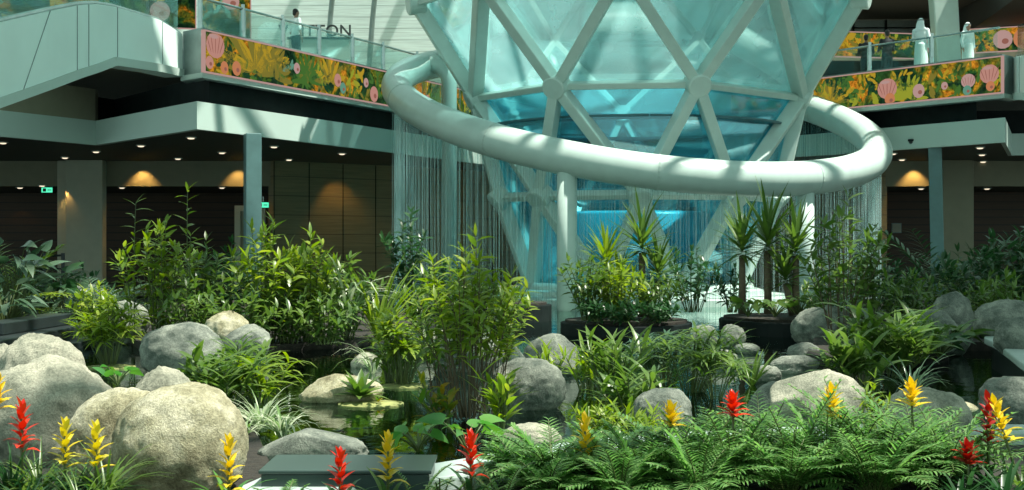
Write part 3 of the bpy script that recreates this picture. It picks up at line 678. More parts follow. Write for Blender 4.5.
# ================================================================== boulders
def boulder(px0,px1,yt,yb,D,mat,label,seed,depth=.85,lump=.16,zb=None,skew=0,flat=.0,name='boulder',group=None):
    x0,x1=X(px0,D),X(px1,D); wd=(x1-x0)/2; zt=Z(yt,D); z0=Z(yb,D) if zb is None else zb
    h=(zt-z0); cx=(x0+x1)/2
    bm=bmesh.new(); bmesh.ops.create_icosphere(bm,subdivisions=5,radius=1)
    off=V(seed*3.7,seed*1.9,seed*5.3)
    # a few random planes cut facets for a worn granite look
    rr=random.Random(seed); planes=[] if lump<.125 else [(V(rr.uniform(-1,1),rr.uniform(-1,1),rr.uniform(-.3,1)).normalized(),rr.uniform(.66,.9)) for _ in range(9)]
    for v in bm.verts:
        p=v.co.normalized(); 
        q=p.copy()
        q.x=math.copysign(abs(q.x)**.98,q.x); q.z=math.copysign(abs(q.z)**.92,q.z)
        s=1+lump*noise.noise(p*1.3+off)+lump*.45*noise.noise(p*3.1+off)+.05*noise.noise(p*6+off)+.022*noise.noise(p*15+off)
        q*=s
        for n,d in planes:
            e=q.dot(n)-d
            if e>0: q-=n*e*.75
        v.co=q
    mx=[max(v.co[i] for v in bm.verts) for i in range(3)]; mn=[min(v.co[i] for v in bm.verts) for i in range(3)]
    for v in bm.verts:
        n=[(v.co[i]-mn[i])/(mx[i]-mn[i])*2-1 for i in range(3)]
        zz=(n[2]+1)/2
        x=n[0]*wd+skew*zz*wd
        v.co=V(x,n[1]*wd*depth,(zz*1.22-.22)*h)
    # keep silhouette width after skew
    xs=[v.co.x for v in bm.verts]; a,b2=min(xs),max(xs)
    for v in bm.verts: v.co.x=(v.co.x-a)/(b2-a)*2*wd-wd
    me=bpy.data.meshes.new(name); bm.to_mesh(me); bm.free()
    me.polygons.foreach_set('use_smooth',[True]*len(me.polygons)); me.materials.append(mat)
    o=bpy.data.objects.new(name,me); COL.objects.link(o); o.location=(cx,D,z0)
    return tag(o,label,'boulder' if name=='boulder' else 'stone',group)
R_,RW,RG=M['rock'],M['rockw'],M['rockg']
BG='granite boulders around the pond'
for a in [
 (111,249,383,494,9.35,RW,'largest round tan boulder in the left foreground behind the yellow flower',6,.85,.05,.06,.10),
 (-28,121,354,462,10.55,R_,'big pale boulder at left behind the red flower, with a sunlit sloping top',2,.8,.12,.07,-.1),
 (-6,86,333,405,12.0,R_,'pale boulder at far left, standing behind the big sloping one',3,.75,.12,.08),
 (-25,22,343,375,13.2,R_,'pale boulder cut by the left picture edge, furthest back there',31,.75,.12,.08),
 (62,174,387,440,9.75,RW,'low flat-topped tan boulder wedged between the two largest at left',4,.6,.07,.05,.35),
 (131,198,365,418,11.8,R_,'smooth grey boulder peeking out over the flat-topped one',5,.8,.10,.07),
 (139,227,322,366,18.6,RG,'wide dark-sided oval boulder at the left pond edge',6,.75,.09,0),
 (201,253,310,345,21.4,RW,'light tan boulder behind the wide dark oval one',7,.8,.12,.1),
 (222,272,324,350,20.6,RG,'rough brown-grey boulder half under grass, right of the light tan one',8,.7,.15,.08),
 (257,370,429,464,10.9,RG,'long grey slab boulder behind the dark metal box',9,.45,.13,0,-.05),
 (298,384,374,402,15.2,RW,'pale flat rock with a raised right end, in the pond behind the tray',10,.5,.16,-.02,.35),
 (500,562,422,462,11.4,R_,'sunlit pale boulder at the pond edge right of the nearest red flower',11,.7,.10,0),
 (487,567,357,407,14.6,RG,'smooth dome-shaped grey boulder in the pond right of the tall central shrub',12,.75,.06,0),
 (522,580,333,370,18.5,RG,'grey boulder just behind the smooth dome-shaped one',13,.75,.13,0),
 (502,528,345,364,18.0,RG,'small grey boulder tucked left behind the dome-shaped one',14,.75,.13,0),
 (428,506,326,368,19.0,RG,'grey boulder seen between the bare stems of the central shrub',15,.7,.12,0),
 (350,382,352,368,19.5,R_,'small pale rock left of the bright grass tray in the pond',16,.7,.15,0),
 (570,616,443,468,10.9,R_,'pale boulder mostly hidden by ferny palms under the yellow flower at centre',17,.7,.10,.06),
 (630,692,387,434,12.6,RG,'dark rounded boulder behind the yellow flower right of centre',18,.8,.08,.0),
 (747,806,381,432,13.0,RG,'grey boulder with a sloping left side, left neighbour of the peaked one',19,.8,.13,.0),
 (768,868,368,440,12.5,R_,'large peaked boulder behind the yellow flower at right',20,.75,.16,.0,.15),
 (878,972,386,446,11.9,R_,'broad rounded pale boulder in the right foreground behind the ferny palms',21,.8,.09,.0),
 (978,1060,376,420,13.4,RG,'grey boulder in the pond at the right edge behind the red and yellow pair',22,.7,.12,0,-.2),
 (974,1046,299,343,19.9,RG,'dark boulder on the curved planter rim at right, the rear one',23,.6,.10,.37),
 (993,1066,314,362,17.4,RG,'dark boulder on the curved planter rim at right, the front one',24,.55,.10,.37),
 (928,974,291,340,21.6,RG,'round boulder among the foliage far right, highest of all',25,.8,.10,.14),
 (912,960,309,346,20.9,RG,'pale low boulder below the round one among the right foliage',26,.8,.12,.14),
 (791,862,305,346,24.0,RG,'big grey boulder standing in the pond behind the dark thin stems at right',27,.8,.08,0),
 (787,822,342,358,20.9,RG,'flat stone in the pond before the big grey boulder at right',28,.8,.10,0),
 (768,820,355,373,18.6,RG,'long wedge-shaped stone in the dark water at right',29,.5,.10,0,.3),
 (753,782,365,380,17.5,RG,'small low stone at the left end of the wedge-shaped one',30,.7,.10,0),
 (734,760,343,352,22.0,RG,'flat pale stepping stone in the dark pond centre right',32,.8,.06,0),
 (719,746,324,347,23.2,RG,'small upright boulder before the dark gap under the dome',33,.8,.12,0),
 (688,718,325,352,22.2,RG,'grey boulder behind the umbrella grass right of centre',34,.8,.12,0),
 (700,738,349,365,19.6,RG,'flat stone behind the umbrella grass, nearer the water',35,.7,.10,0),
 (62,110,284,300,28,RG,'misty grey boulder among the dim plants at far left',36,.8,.12,.12),
 (95,150,300,322,24,RG,'grey boulder behind the bright grass tray at left',37,.8,.12,.12),
 (800,872,392,404,14.6,RG,'sunken stone just under the water behind the peaked boulder',38,.6,.1,-.25),
 (915,985,400,418,14.6,RW,'sunken olive stone just under the water at right',39,.6,.1,-.2),
 (415,460,330,345,21.5,R_,'pale rock behind the bright grass tray, centre left',40,.7,.12,0),
]:
    boulder(*a[:8],depth=a[8],lump=a[9],zb=a[10] if len(a)>10 else None,skew=a[11] if len(a)>11 else 0,group=BG)
# dark metal box on the kerb
t=thing('metal_box',(X(350,9.25),9.3,.06),'long dark green metal box lying on the kerb in front of the grey slab boulder','box')
b=MB(); b.box(-.54,.54,-.32,.34,0,.17); b.build('box_body',M['box'],t,bevel=.008)
b=MB(); b.box(-.555,.555,-.335,.355,.171,.195); b.build('lid',M['box'],t,bevel=.006)
# ================================================================== plants
def lf(mb, base, d, L_, W, droop=.6, segs=3, fold=.18, shape='lance', roll=0.0, m=0):
    d=d.normalized(); side=d.cross(V(0,0,1))
    if side.length<.05: side=d.orthogonal()
    side.normalize()
    if roll: side=(Matrix.Rotation(roll,3,d)@side)
    n=side.cross(d).normalized(); p=Vector(base); vs=[]; st=L_/segs; rot=Matrix.Rotation(-droop/segs,3,side)
    for i in range(segs+1):
        t=i/segs
        if shape=='lance': w=W*.5*math.sin(PI*min(1,.06+.94*t)**.8)
        elif shape=='blade': w=W*.5*min(1,.45+t*3)*(1-t)**.55
        elif shape=='heart': w=W*.5*(math.sin(PI*(.13+.87*t)**.62))
        else: w=W*.5*math.sin(PI*(.1+.9*t)**.9)
        w=max(w,.0015)
        vs += [p+side*w+n*(fold*w), p.copy(), p-side*w+n*(fold*w)]
        p=p+d*st; d=rot@d; n=rot@n
    fs=[]
    for i in range(segs):
        o=i*3; fs += [(o,o+1,o+4,o+3),(o+1,o+2,o+5,o+4)]
    mb.add(vs,fs,m)
def curve_pts(p0,d0,ln,bend,n,axis=None):
    pts=[Vector(p0)]; d=d0.normalized(); ax=axis or d.cross(V(0,0,1))
    if ax.length<.05: ax=V(1,0,0)
    ax.normalize(); r=Matrix.Rotation(-bend/n,3,ax)
    for i in range(n): pts.append(pts[-1]+d*(ln/n)); d=r@d
    return pts
def pol(az,el): return V(math.cos(az)*math.cos(el),math.sin(az)*math.cos(el),math.sin(el))
def finish(name,loc,label,cat,parts,group=None):
    t=thing(name,loc,label,cat,group)
    for pn,mb,mat in parts:
        if mb.f: mb.build(pn,mat,t,smooth=True)
    return t
def g_shrub(r,H,R,nst,LL,LW,mat,nleaf=12,bare=.3,stem='stem',spread=.25,upright=.0,tips=2,sr=.012):
    LL*=.86; LW*=.70; nleaf=int(nleaf*1.35)
    fo,stm=MB(),MB()
    for i in range(nst):
        az=2*PI*(i+r.random()*.8)/nst; q=r.random()**.6
        top=V(math.cos(az)*R*q,math.sin(az)*R*q,H*(1-.32*q*q*(1-upright))*r.uniform(.74,1.0)); b0=V(math.cos(az)*R*spread*r.random(),math.sin(az)*R*spread*r.random(),0)
        if i==0: top=V(R*.12,0,H)
        mid=(b0*.45+top*.55)+V(r.uniform(-.12,.12)*R,r.uniform(-.12,.12)*R,.1*H)
        pts=[b0*(1-t)**2+mid*2*t*(1-t)+top*t*t for t in [k/6 for k in range(7)]]
        stm.tube(pts,[sr*(1-.6*k/6) for k in range(7)],4,cap=False)
        for k in range(nleaf):
            t=bare+(1-bare)*(k+r.random()*.6)/nleaf; t=min(t,.995)
            p=b0*(1-t)**2+mid*2*t*(1-t)+top*t*t; tg=(mid-b0)*(1-t)+(top-mid)*t; tg.normalize()
            a=k*2.4+r.random()*.8; o=tg.orthogonal().normalized(); o=Matrix.Rotation(a,3,tg)@o
            d=(o*r.uniform(.8,1.1)+tg*r.uniform(.1,.7)+V(0,0,r.uniform(-.1,.35)))
            s=r.uniform(.65,1.15)
            lf(fo,p,d,LL*s,LW*s,r.uniform(.2,1.0),3,roll=r.uniform(-.5,.5))
        for k in range(tips):
            lf(fo,top,pol(r.uniform(0,6.3),r.uniform(.5,1.3)),LL*.8,LW*.7,.3,3)
    return [('foliage',fo,M[mat]),('stems',stm,M[stem])]
def g_grass(r,H,R,n,W,mat,arch=1.2,shape='blade',base=.12,segs=5,el=(.8,1.45)):
    fo=MB()
    for i in range(n):
        az=r.uniform(0,2*PI); e=r.uniform(*el); ln=H*r.uniform(.6,1.1)*1.12
        b0=V(math.cos(az)*R*base*r.random(),math.sin(az)*R*base*r.random(),0)
        lf(fo,b0,pol(az,e),ln,W*r.uniform(.7,1.2),arch*r.uniform(.5,1.3),segs,.25,shape,roll=r.uniform(-.4,.4))
    return [('leaves',fo,M[mat])]
def g_cane(r,H,R,nst,LL,LW,mat,nleaf=8,bare=.25,stem='stem',arch=.9):      # upright canes with long arching leaves (ginger, canna, bamboo palm)
    LW*=.78; nleaf+=1
    fo,stm=MB(),MB()
    for i in range(nst):
        az=r.uniform(0,6.283); q=r.random()**.5; h=H*r.uniform(.55,1.0)*(.9 if i else 1)
        b0=V(math.cos(az)*R*.35*q,math.sin(az)*R*.35*q,0); lean=V(math.cos(az)*R*.5*q,math.sin(az)*R*.5*q,h-LL*.3)
        pts=[b0,b0+lean*.5+V(0,0,.04*H),b0+lean]; stm.tube(pts,[.014,.011,.006],5,cap=False)
        for k in range(nleaf):
            t=bare+(1-bare)*k/(nleaf-1); p=b0.lerp(b0+lean,t); a=az+k*PI*.93+r.uniform(-.5,.5)
            s=r.uniform(.75,1.1)*(1-.25*abs(t-.6)); lf(fo,p,pol(a,r.uniform(.35,1.05)),LL*s,LW*s,arch*r.uniform(.6,1.3),4,.2,'lance',roll=r.uniform(-.3,.3))
    return [('foliage',fo,M[mat]),('stems',stm,M[stem])]
def g_dracaena(r,H,heads,LL,LW,mat):
    tr=MB(); parts=[('trunk',tr,M['trunk'])]
    for i,(dx,h,e) in enumerate(heads):
        tr.tube([V(dx*.3,0,0),V(dx*.7,r.uniform(-.05,.05),h*.5),V(dx,0,h)],[.085,.07,.06],8)
        fo=MB()
        for k in range(44):
            az=k*2.4; el=-.35+1.85*(k/44); lf(fo,V(dx,0,h+.25*k/44),pol(az,el),LL*e*r.uniform(.8,1.1)*(.75+.35*k/44),LW,r.uniform(.15,.6),4,.25,'blade')
        parts.append(('crown',fo,M[mat]))
    return parts
def g_fern(r,H,R,nf,LL,LW,mat,npair=13,stem='stem',k_=1.0):                     # feathery palm: arching fronds with paired leaflets
    fo,stm=MB(),MB()
    for i in range(nf):
        az=2*PI*(i+r.random())/nf; e=r.uniform(.65,1.5); ln=H*r.uniform(.7,1.12)*k_
        pts=curve_pts(V(math.cos(az)*.04,math.sin(az)*.04,0),pol(az,e),ln,r.uniform(.6,1.5),8)
        stm.tube(pts,[.006]*5+[.004]*4,4,cap=False)
        for k in range(npair):
            t=.22+.78*k/(npair-1); u=t*8; j=min(int(u),7); p=pts[j].lerp(pts[j+1],u-j); tg=(pts[j+1]-pts[j]).normalized()
            s=tg.cross(V(0,0,1)); s=s.normalized() if s.length>.05 else V(1,0,0)
            sz=math.sin(PI*(.18+.72*(k/(npair-1))))**.7
            for sg in (-1,1): lf(fo,p,s*sg+tg*.75+V(0,0,r.uniform(.0,.25)),LL*sz*r.uniform(.9,1.1),LW,r.uniform(.3,.8),3,.15,'lance')
    return [('fronds',fo,M[mat]),('stalks',stm,M[stem])]
def g_arum(r,H,R,n,LL,LW,mat,el=(.35,1.2)):
    fo,stm=MB(),MB()
    for i in range(n):
        az=2*PI*(i+r.random()*.7)/n; ln=H*r.uniform(.65,1.05); d=pol(az,r.uniform(*el)); pts=curve_pts(V(0,0,0),V(d.x*.6,d.y*.6,d.z+.4),ln,.5,4)
        pts=[V(p.x*R/H*1.1,p.y*R/H*1.1,p.z) for p in pts]; stm.tube(pts,[.012,.01,.009,.008,.006],5,cap=False)
        az2=az+r.uniform(-.6,.6); s=r.uniform(.7,1.1); dd=pol(az2,r.uniform(-.5,.7)); lf(fo,pts[-1]-dd*LL*.12,dd,LL*s,LW*s,r.uniform(.3,.9),5,.18,'heart',roll=r.uniform(-.9,.9))
    return [('leaves',fo,M[mat]),('stalks',stm,M['stem'])]
def g_umbrella(r,H,R,nst,LL,LW,mat,nray=13):                             # umbrella sedge: whorl of narrow leaves on each stem
    fo,stm=MB(),MB()
    for i in range(nst):
        az=r.uniform(0,6.283); q=r.random()**.6; top=V(math.cos(az)*R*.8*q,math.sin(az)*R*.8*q,H*r.uniform(.45,1)*(1-.3*q)+.02); b0=V(top.x*.3,top.y*.3,0)
        stm.tube([b0,b0.lerp(top,.5)+V(0,0,.05),top],[.007,.006,.005],4,cap=False)
        for k in range(nray):
            lf(fo,top,pol(2*PI*(k+r.random()*.5)/nray,r.uniform(-.2,.75)),LL*r.uniform(.75,1.1),LW,r.uniform(.4,1.1),3,.2,'lance')
    return [('foliage',fo,M[mat]),('stems',stm,M['stem'])]
def g_rosette(r,H,R,n,LW,mat,arch=.7,shape='lance',ell=(.25,1.3)):
    fo=MB()
    for i in range(n):
        t=i/n; lf(fo,V(0,0,.01),pol(i*2.4,ell[0]+(ell[1]-ell[0])*t),(H+(R-H)*(1-t))*r.uniform(.85,1.1),LW*r.uniform(.8,1.1),arch*r.uniform(.6,1.2),4,.25,shape)
    return [('leaves',fo,M[mat])]
PCOUNT=[0]
def plant(gen,name,px,D,z0,yt,label,cat='plant',group=None,wpx=None,**k):
    PCOUNT[0]+=1; r=random.Random(PCOUNT[0]*13+5); H=Z(yt,D)-z0; R=(wpx/2/F*D) if wpx else H*.5
    parts=gen(r,H,R,**k) if gen is not g_dracaena else gen(r,H,**k)
    return finish(name,(X(px,D),D,z0),label,cat,parts,group)
S,G,C,FN,A,U,RO=g_shrub,g_grass,g_cane,g_fern,g_arum,g_umbrella,g_rosette

# ---- left and back-left bed
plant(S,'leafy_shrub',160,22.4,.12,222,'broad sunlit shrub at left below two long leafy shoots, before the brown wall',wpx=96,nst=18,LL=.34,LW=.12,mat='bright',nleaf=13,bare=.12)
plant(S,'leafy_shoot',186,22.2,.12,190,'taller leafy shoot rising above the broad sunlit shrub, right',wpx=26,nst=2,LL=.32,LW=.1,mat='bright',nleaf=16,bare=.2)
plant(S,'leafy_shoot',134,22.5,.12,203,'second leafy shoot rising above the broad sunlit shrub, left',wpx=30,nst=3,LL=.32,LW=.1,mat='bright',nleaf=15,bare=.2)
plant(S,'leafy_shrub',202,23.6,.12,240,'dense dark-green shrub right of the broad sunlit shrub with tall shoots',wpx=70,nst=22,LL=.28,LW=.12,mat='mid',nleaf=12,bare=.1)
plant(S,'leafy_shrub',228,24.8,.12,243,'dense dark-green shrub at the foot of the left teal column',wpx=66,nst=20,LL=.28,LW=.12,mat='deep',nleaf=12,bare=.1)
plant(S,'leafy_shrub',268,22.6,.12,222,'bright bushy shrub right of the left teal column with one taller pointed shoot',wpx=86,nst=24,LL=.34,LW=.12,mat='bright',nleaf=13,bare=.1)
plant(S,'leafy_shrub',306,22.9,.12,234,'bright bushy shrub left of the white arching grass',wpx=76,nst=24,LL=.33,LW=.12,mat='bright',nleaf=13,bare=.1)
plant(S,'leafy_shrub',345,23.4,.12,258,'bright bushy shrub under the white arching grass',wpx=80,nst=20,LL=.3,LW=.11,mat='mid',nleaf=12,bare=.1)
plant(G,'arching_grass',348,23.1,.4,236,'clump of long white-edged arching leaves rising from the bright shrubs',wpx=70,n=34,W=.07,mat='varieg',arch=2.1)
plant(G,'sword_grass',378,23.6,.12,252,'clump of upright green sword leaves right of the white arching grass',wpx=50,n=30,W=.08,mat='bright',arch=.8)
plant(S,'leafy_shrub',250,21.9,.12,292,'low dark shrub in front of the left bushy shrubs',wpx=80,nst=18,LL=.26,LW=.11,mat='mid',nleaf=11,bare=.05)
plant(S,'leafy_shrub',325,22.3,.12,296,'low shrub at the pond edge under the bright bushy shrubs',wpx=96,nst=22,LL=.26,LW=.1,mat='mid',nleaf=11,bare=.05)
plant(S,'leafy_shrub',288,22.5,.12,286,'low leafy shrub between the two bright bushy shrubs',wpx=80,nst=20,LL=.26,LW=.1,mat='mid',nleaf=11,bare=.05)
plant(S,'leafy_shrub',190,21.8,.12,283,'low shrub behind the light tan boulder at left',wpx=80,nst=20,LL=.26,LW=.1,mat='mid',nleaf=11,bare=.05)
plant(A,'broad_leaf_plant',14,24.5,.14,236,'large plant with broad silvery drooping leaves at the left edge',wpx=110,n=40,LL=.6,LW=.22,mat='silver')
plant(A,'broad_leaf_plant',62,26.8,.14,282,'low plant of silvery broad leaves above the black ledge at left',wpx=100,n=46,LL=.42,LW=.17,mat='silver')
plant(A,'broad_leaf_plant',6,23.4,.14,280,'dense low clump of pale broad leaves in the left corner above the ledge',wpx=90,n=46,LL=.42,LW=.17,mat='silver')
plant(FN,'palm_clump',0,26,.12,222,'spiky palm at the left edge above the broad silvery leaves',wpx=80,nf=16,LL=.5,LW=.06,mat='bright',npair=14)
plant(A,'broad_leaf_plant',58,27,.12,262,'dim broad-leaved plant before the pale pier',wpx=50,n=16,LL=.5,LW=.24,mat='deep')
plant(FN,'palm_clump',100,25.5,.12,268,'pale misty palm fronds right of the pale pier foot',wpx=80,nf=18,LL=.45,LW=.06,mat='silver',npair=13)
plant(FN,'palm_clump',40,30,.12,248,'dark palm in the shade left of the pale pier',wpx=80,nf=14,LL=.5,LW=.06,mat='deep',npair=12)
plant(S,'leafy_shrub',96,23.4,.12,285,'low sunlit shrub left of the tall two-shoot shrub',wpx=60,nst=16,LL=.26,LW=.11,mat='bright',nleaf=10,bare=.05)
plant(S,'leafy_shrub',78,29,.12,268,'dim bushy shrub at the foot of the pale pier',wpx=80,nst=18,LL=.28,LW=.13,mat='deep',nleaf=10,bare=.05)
plant(U,'umbrella_grass',109,19.4,.04,300,'bright tufted grass standing in the round tray at left',wpx=70,nst=34,LL=.36,LW=.045,mat='bright',nray=11)
plant(A,'water_leaf_plant',118,16.9,.0,366,'few small green floating leaves below the left tray',wpx=46,n=9,LL=.2,LW=.12,mat='lily')
# ---- left mid: bamboo-like leaves and striped grass beside the largest boulder
plant(C,'cane_plant',222,14.2,.05,332,'broad-leaved cane clump right of the wide oval boulder',wpx=96,nst=16,LL=.42,LW=.09,mat='mid',nleaf=9,bare=.2)
plant(C,'cane_plant',262,14.6,.02,338,'cane clump with long drooping leaves hanging over the pond',wpx=84,nst=13,LL=.5,LW=.075,mat='bright',nleaf=8,arch=1.5)
plant(C,'cane_plant',240,16.4,.05,330,'darker cane clump behind the drooping one at the left pond edge',wpx=90,nst=16,LL=.42,LW=.08,mat='mid',nleaf=9)
plant(G,'striped_grass',262,12.6,.02,376,'white-striped spider grass right of the largest boulder',wpx=90,n=60,W=.03,mat='varieg',arch=2.0)
plant(G,'striped_grass',282,12.2,.02,392,'white-striped spider grass reaching over the grey slab boulder',wpx=70,n=46,W=.03,mat='varieg',arch=1.9)
plant(G,'striped_grass',246,12.0,.06,408,'small white-striped grass tuft at the foot of the largest boulder',wpx=44,n=34,W=.025,mat='varieg',arch=1.8)
# trays
def tray(px,D,w,label):
    t=thing('planting_tray',(X(px,D),D,-.02),label,'tray','round floating planting trays'); r=w/2/F*D; b=MB()
    b.lathe([(r*.9,-.06),(r,.0),(r,.035),(r*.93,.04),(r*.9,.02)],28); b.build('tray_body',M['tray'],t)
    b=MB(); b.lathe([(r*.89,.015),(r*.85,.035),(r*.3,.05),(.01,.05)],22); b.build('moss_fill',M['tray'],t)
tray(109,19.4,52,'round mossy tray in the pond at left under the tufted grass')
tray(371,14.9,66,'round yellow-green tray before the pale flat rock')
tray(403,16.8,50,'round mossy tray in the pond left of the tall central shrub')
plant(RO,'rosette_plant',360,14.95,.05,364,'dark-green rosette plant standing in the tray before the pale flat rock',wpx=62,n=26,LW=.10,mat='mid')
plant(RO,'rosette_plant',378,14.8,.03,393,'tiny yellow sprout on the edge of the tray before the pale flat rock',wpx=14,n=9,LW=.03,mat='yellowleaf')
plant(U,'umbrella_grass',403,16.8,.02,312,'tall leafy grass clump in the tray left of the central shrub',wpx=66,nst=30,LL=.3,LW=.05,mat='bright',nray=10)
plant(C,'cane_plant',392,17.4,.0,316,'thin leafy canes behind the grass tray, centre left',wpx=70,nst=14,LL=.34,LW=.06,mat='mid',nleaf=9)
plant(G,'arching_grass',372,18.5,.0,322,'small bright arching tuft over the dark water, left of the grass tray',wpx=50,n=22,W=.03,mat='varieg',arch=2)
# ---- central shrub
plant(S,'stemmed_shrub',468,13.6,.02,236,'tall central shrub with bright leafy crown on many bare thin stems in the pond',wpx=128,nst=30,LL=.22,LW=.075,mat='bright',nleaf=15,bare=.42,stem='brown',spread=.3,sr=.007)
plant(S,'stemmed_shrub',488,14.0,.02,262,'stemmed shrub close behind the right side of the tall central one',wpx=104,nst=18,LL=.2,LW=.07,mat='bright',nleaf=13,bare=.4,stem='brown',spread=.35,sr=.006)
plant(S,'stemmed_shrub',444,14.3,.02,268,'stemmed shrub close behind the left side of the tall central one',wpx=86,nst=16,LL=.2,LW=.07,mat='mid',nleaf=13,bare=.38,stem='brown',spread=.35,sr=.006)
plant(C,'water_canna',498,12.9,.0,352,'upright yellow-green broad leaves at the foot of the central shrub, right',wpx=60,nst=9,LL=.36,LW=.07,mat='bright',nleaf=5,arch=.5)
plant(C,'water_canna',448,13.2,.0,368,'yellowing leaves at the foot of the central shrub, left',wpx=70,nst=8,LL=.26,LW=.08,mat='yellowleaf',nleaf=5,arch=.7)
plant(A,'water_arum',418,11.5,.0,420,'broad arum leaves at the pond edge between the yellow and red flowers',wpx=84,n=9,LL=.21,LW=.12,mat='lily',el=(.4,1.2))
plant(A,'water_arum',468,11.3,.0,414,'broad arum leaves rising behind the red flower right of the dark box',wpx=84,n=10,LL=.24,LW=.14,mat='lily',el=(.4,1.2))
plant(S,'leafy_shrub',408,33.5,.36,212,'dark slim shrub behind the water curtain, left of the back ring post',wpx=56,nst=14,LL=.34,LW=.16,mat='deep',nleaf=12,bare=.15)
plant(S,'leafy_shrub',440,31.5,.36,262,'dark low shrub under the back ring post',wpx=60,nst=14,LL=.3,LW=.13,mat='deep',nleaf=11,bare=.1)
plant(S,'leafy_shrub',490,30.5,.36,285,'low shrub in the rear planter behind the central shrub',wpx=80,nst=18,LL=.28,LW=.11,mat='mid',nleaf=11,bare=.1)
plant(S,'leafy_shrub',418,27.5,.12,282,'mid-green shrub right of the sword leaves',wpx=66,nst=18,LL=.28,LW=.1,mat='mid',nleaf=11,bare=.1)
# ---- centre right
plant(S,'leafy_shrub',588,26.0,.3,250,'leafy shrub below the front ring post',wpx=66,nst=18,LL=.28,LW=.1,mat='mid',nleaf=12,bare=.12)
plant(S,'leafy_shrub',618,26.0,.3,262,'bright leafy shrub right of the front ring post',wpx=66,nst=18,LL=.28,LW=.1,mat='bright',nleaf=12,bare=.12)
plant(S,'leafy_shrub',655,26.6,.3,270,'leafy shrub below the two slim dracaenas',wpx=60,nst=16,LL=.26,LW=.1,mat='mid',nleaf=12,bare=.1)
plant(g_dracaena,'dracaena',642,27.2,.3,192,'slim dracaena with an upright spiky head left of centre of the dome base','plant','dracaenas before the dome',heads=[(0,1.25,1.0),(.32,.7,.8)],LL=.95,LW=.10,mat='mid')
plant(g_dracaena,'dracaena',606,27.0,.3,210,'slender yellow-green dracaena right of the front ring post','plant','dracaenas before the dome',heads=[(0,.9,.9),(.25,.45,.75)],LL=.9,LW=.09,mat='bright')
plant(g_dracaena,'dracaena',768,27.6,.34,190,'tallest dracaena with a thick ringed trunk, middle of the right group','plant','dracaenas before the dome',heads=[(0,1.25,1.1)],LL=1.05,LW=.11,mat='mid')
plant(g_dracaena,'dracaena',742,27.9,.34,204,'dark dracaena on a slim trunk, left of the right group','plant','dracaenas before the dome',heads=[(0,1.15,1.0)],LL=.95,LW=.105,mat='mid')
plant(g_dracaena,'dracaena',796,27.3,.34,206,'dracaena partly before the right ring post, right of the right group','plant','dracaenas before the dome',heads=[(0,1.15,1.0),(-.2,.6,.7)],LL=.95,LW=.105,mat='mid')
plant(S,'leafy_shrub',692,29.2,.3,248,'dark airy shrub before the dome base between the dracaena groups',wpx=72,nst=16,LL=.26,LW=.13,mat='deep',nleaf=11,bare=.2)
plant(S,'leafy_shrub',732,29.0,.3,268,'small airy shrub left of the right dracaena group',wpx=50,nst=10,LL=.24,LW=.1,mat='deep',nleaf=10,bare=.2)
for px,yt,D,lb in ((748,296,26.2,'left end of the right planter'),(775,300,26.0,'middle of the right planter'),(800,294,26.2,'right part of the right planter'),(820,298,26.6,'right end of the right planter')):
    plant(A,'broad_leaf_plant',px,D,.36,yt,'low broad-leaved plant spilling over the '+lb,wpx=44,n=18,LL=.3,LW=.13,mat='mid')
for px,yt,D,lb in ((596,302,25.6,'left'),(626,304,25.4,'middle'),(660,302,25.6,'right')):
    plant(S,'leafy_shrub',px,D,.3,yt,'low dark foliage at the %s of the left pond planter'%lb,wpx=46,nst=14,LL=.22,LW=.1,mat='deep',nleaf=9,bare=.05)
plant(C,'water_canna',612,15.2,.0,322,'reed clump with long upright leaves in the pond right of the dome-shaped boulder',wpx=92,nst=17,LL=.48,LW=.07,mat='mid',nleaf=7,arch=.6)
plant(C,'water_canna',590,16.5,.0,335,'yellow-green reed clump behind, right of the dome-shaped boulder',wpx=70,nst=11,LL=.42,LW=.06,mat='bright',nleaf=6,arch=.6)
plant(C,'water_canna',542,17.0,.0,326,'few upright reed leaves before the grey boulder, centre',wpx=60,nst=7,LL=.4,LW=.05,mat='bright',nleaf=4,arch=.4)
plant(C,'water_canna',632,13.8,.0,352,'dark-green broad reed clump left of the dark rounded boulder',wpx=70,nst=13,LL=.4,LW=.075,mat='mid',nleaf=7,arch=.7)
plant(U,'umbrella_grass',690,16.2,.0,322,'wide umbrella grass clump with radiating narrow leaves in the pond right of centre',wpx=128,nst=30,LL=.34,LW=.035,mat='mid',nray=12)
plant(U,'umbrella_grass',664,16.8,.0,328,'umbrella grass clump left behind the wide one',wpx=80,nst=18,LL=.32,LW=.035,mat='silver',nray=12)
plant(U,'umbrella_grass',715,15.4,.0,352,'low umbrella grass clump right before the wide one',wpx=66,nst=14,LL=.3,LW=.035,mat='mid',nray=12)
plant(G,'sword_grass',752,17.0,.0,345,'tuft of short sword leaves in the pond right of the umbrella grass',wpx=60,n=22,W=.05,mat='mid',arch=.8)
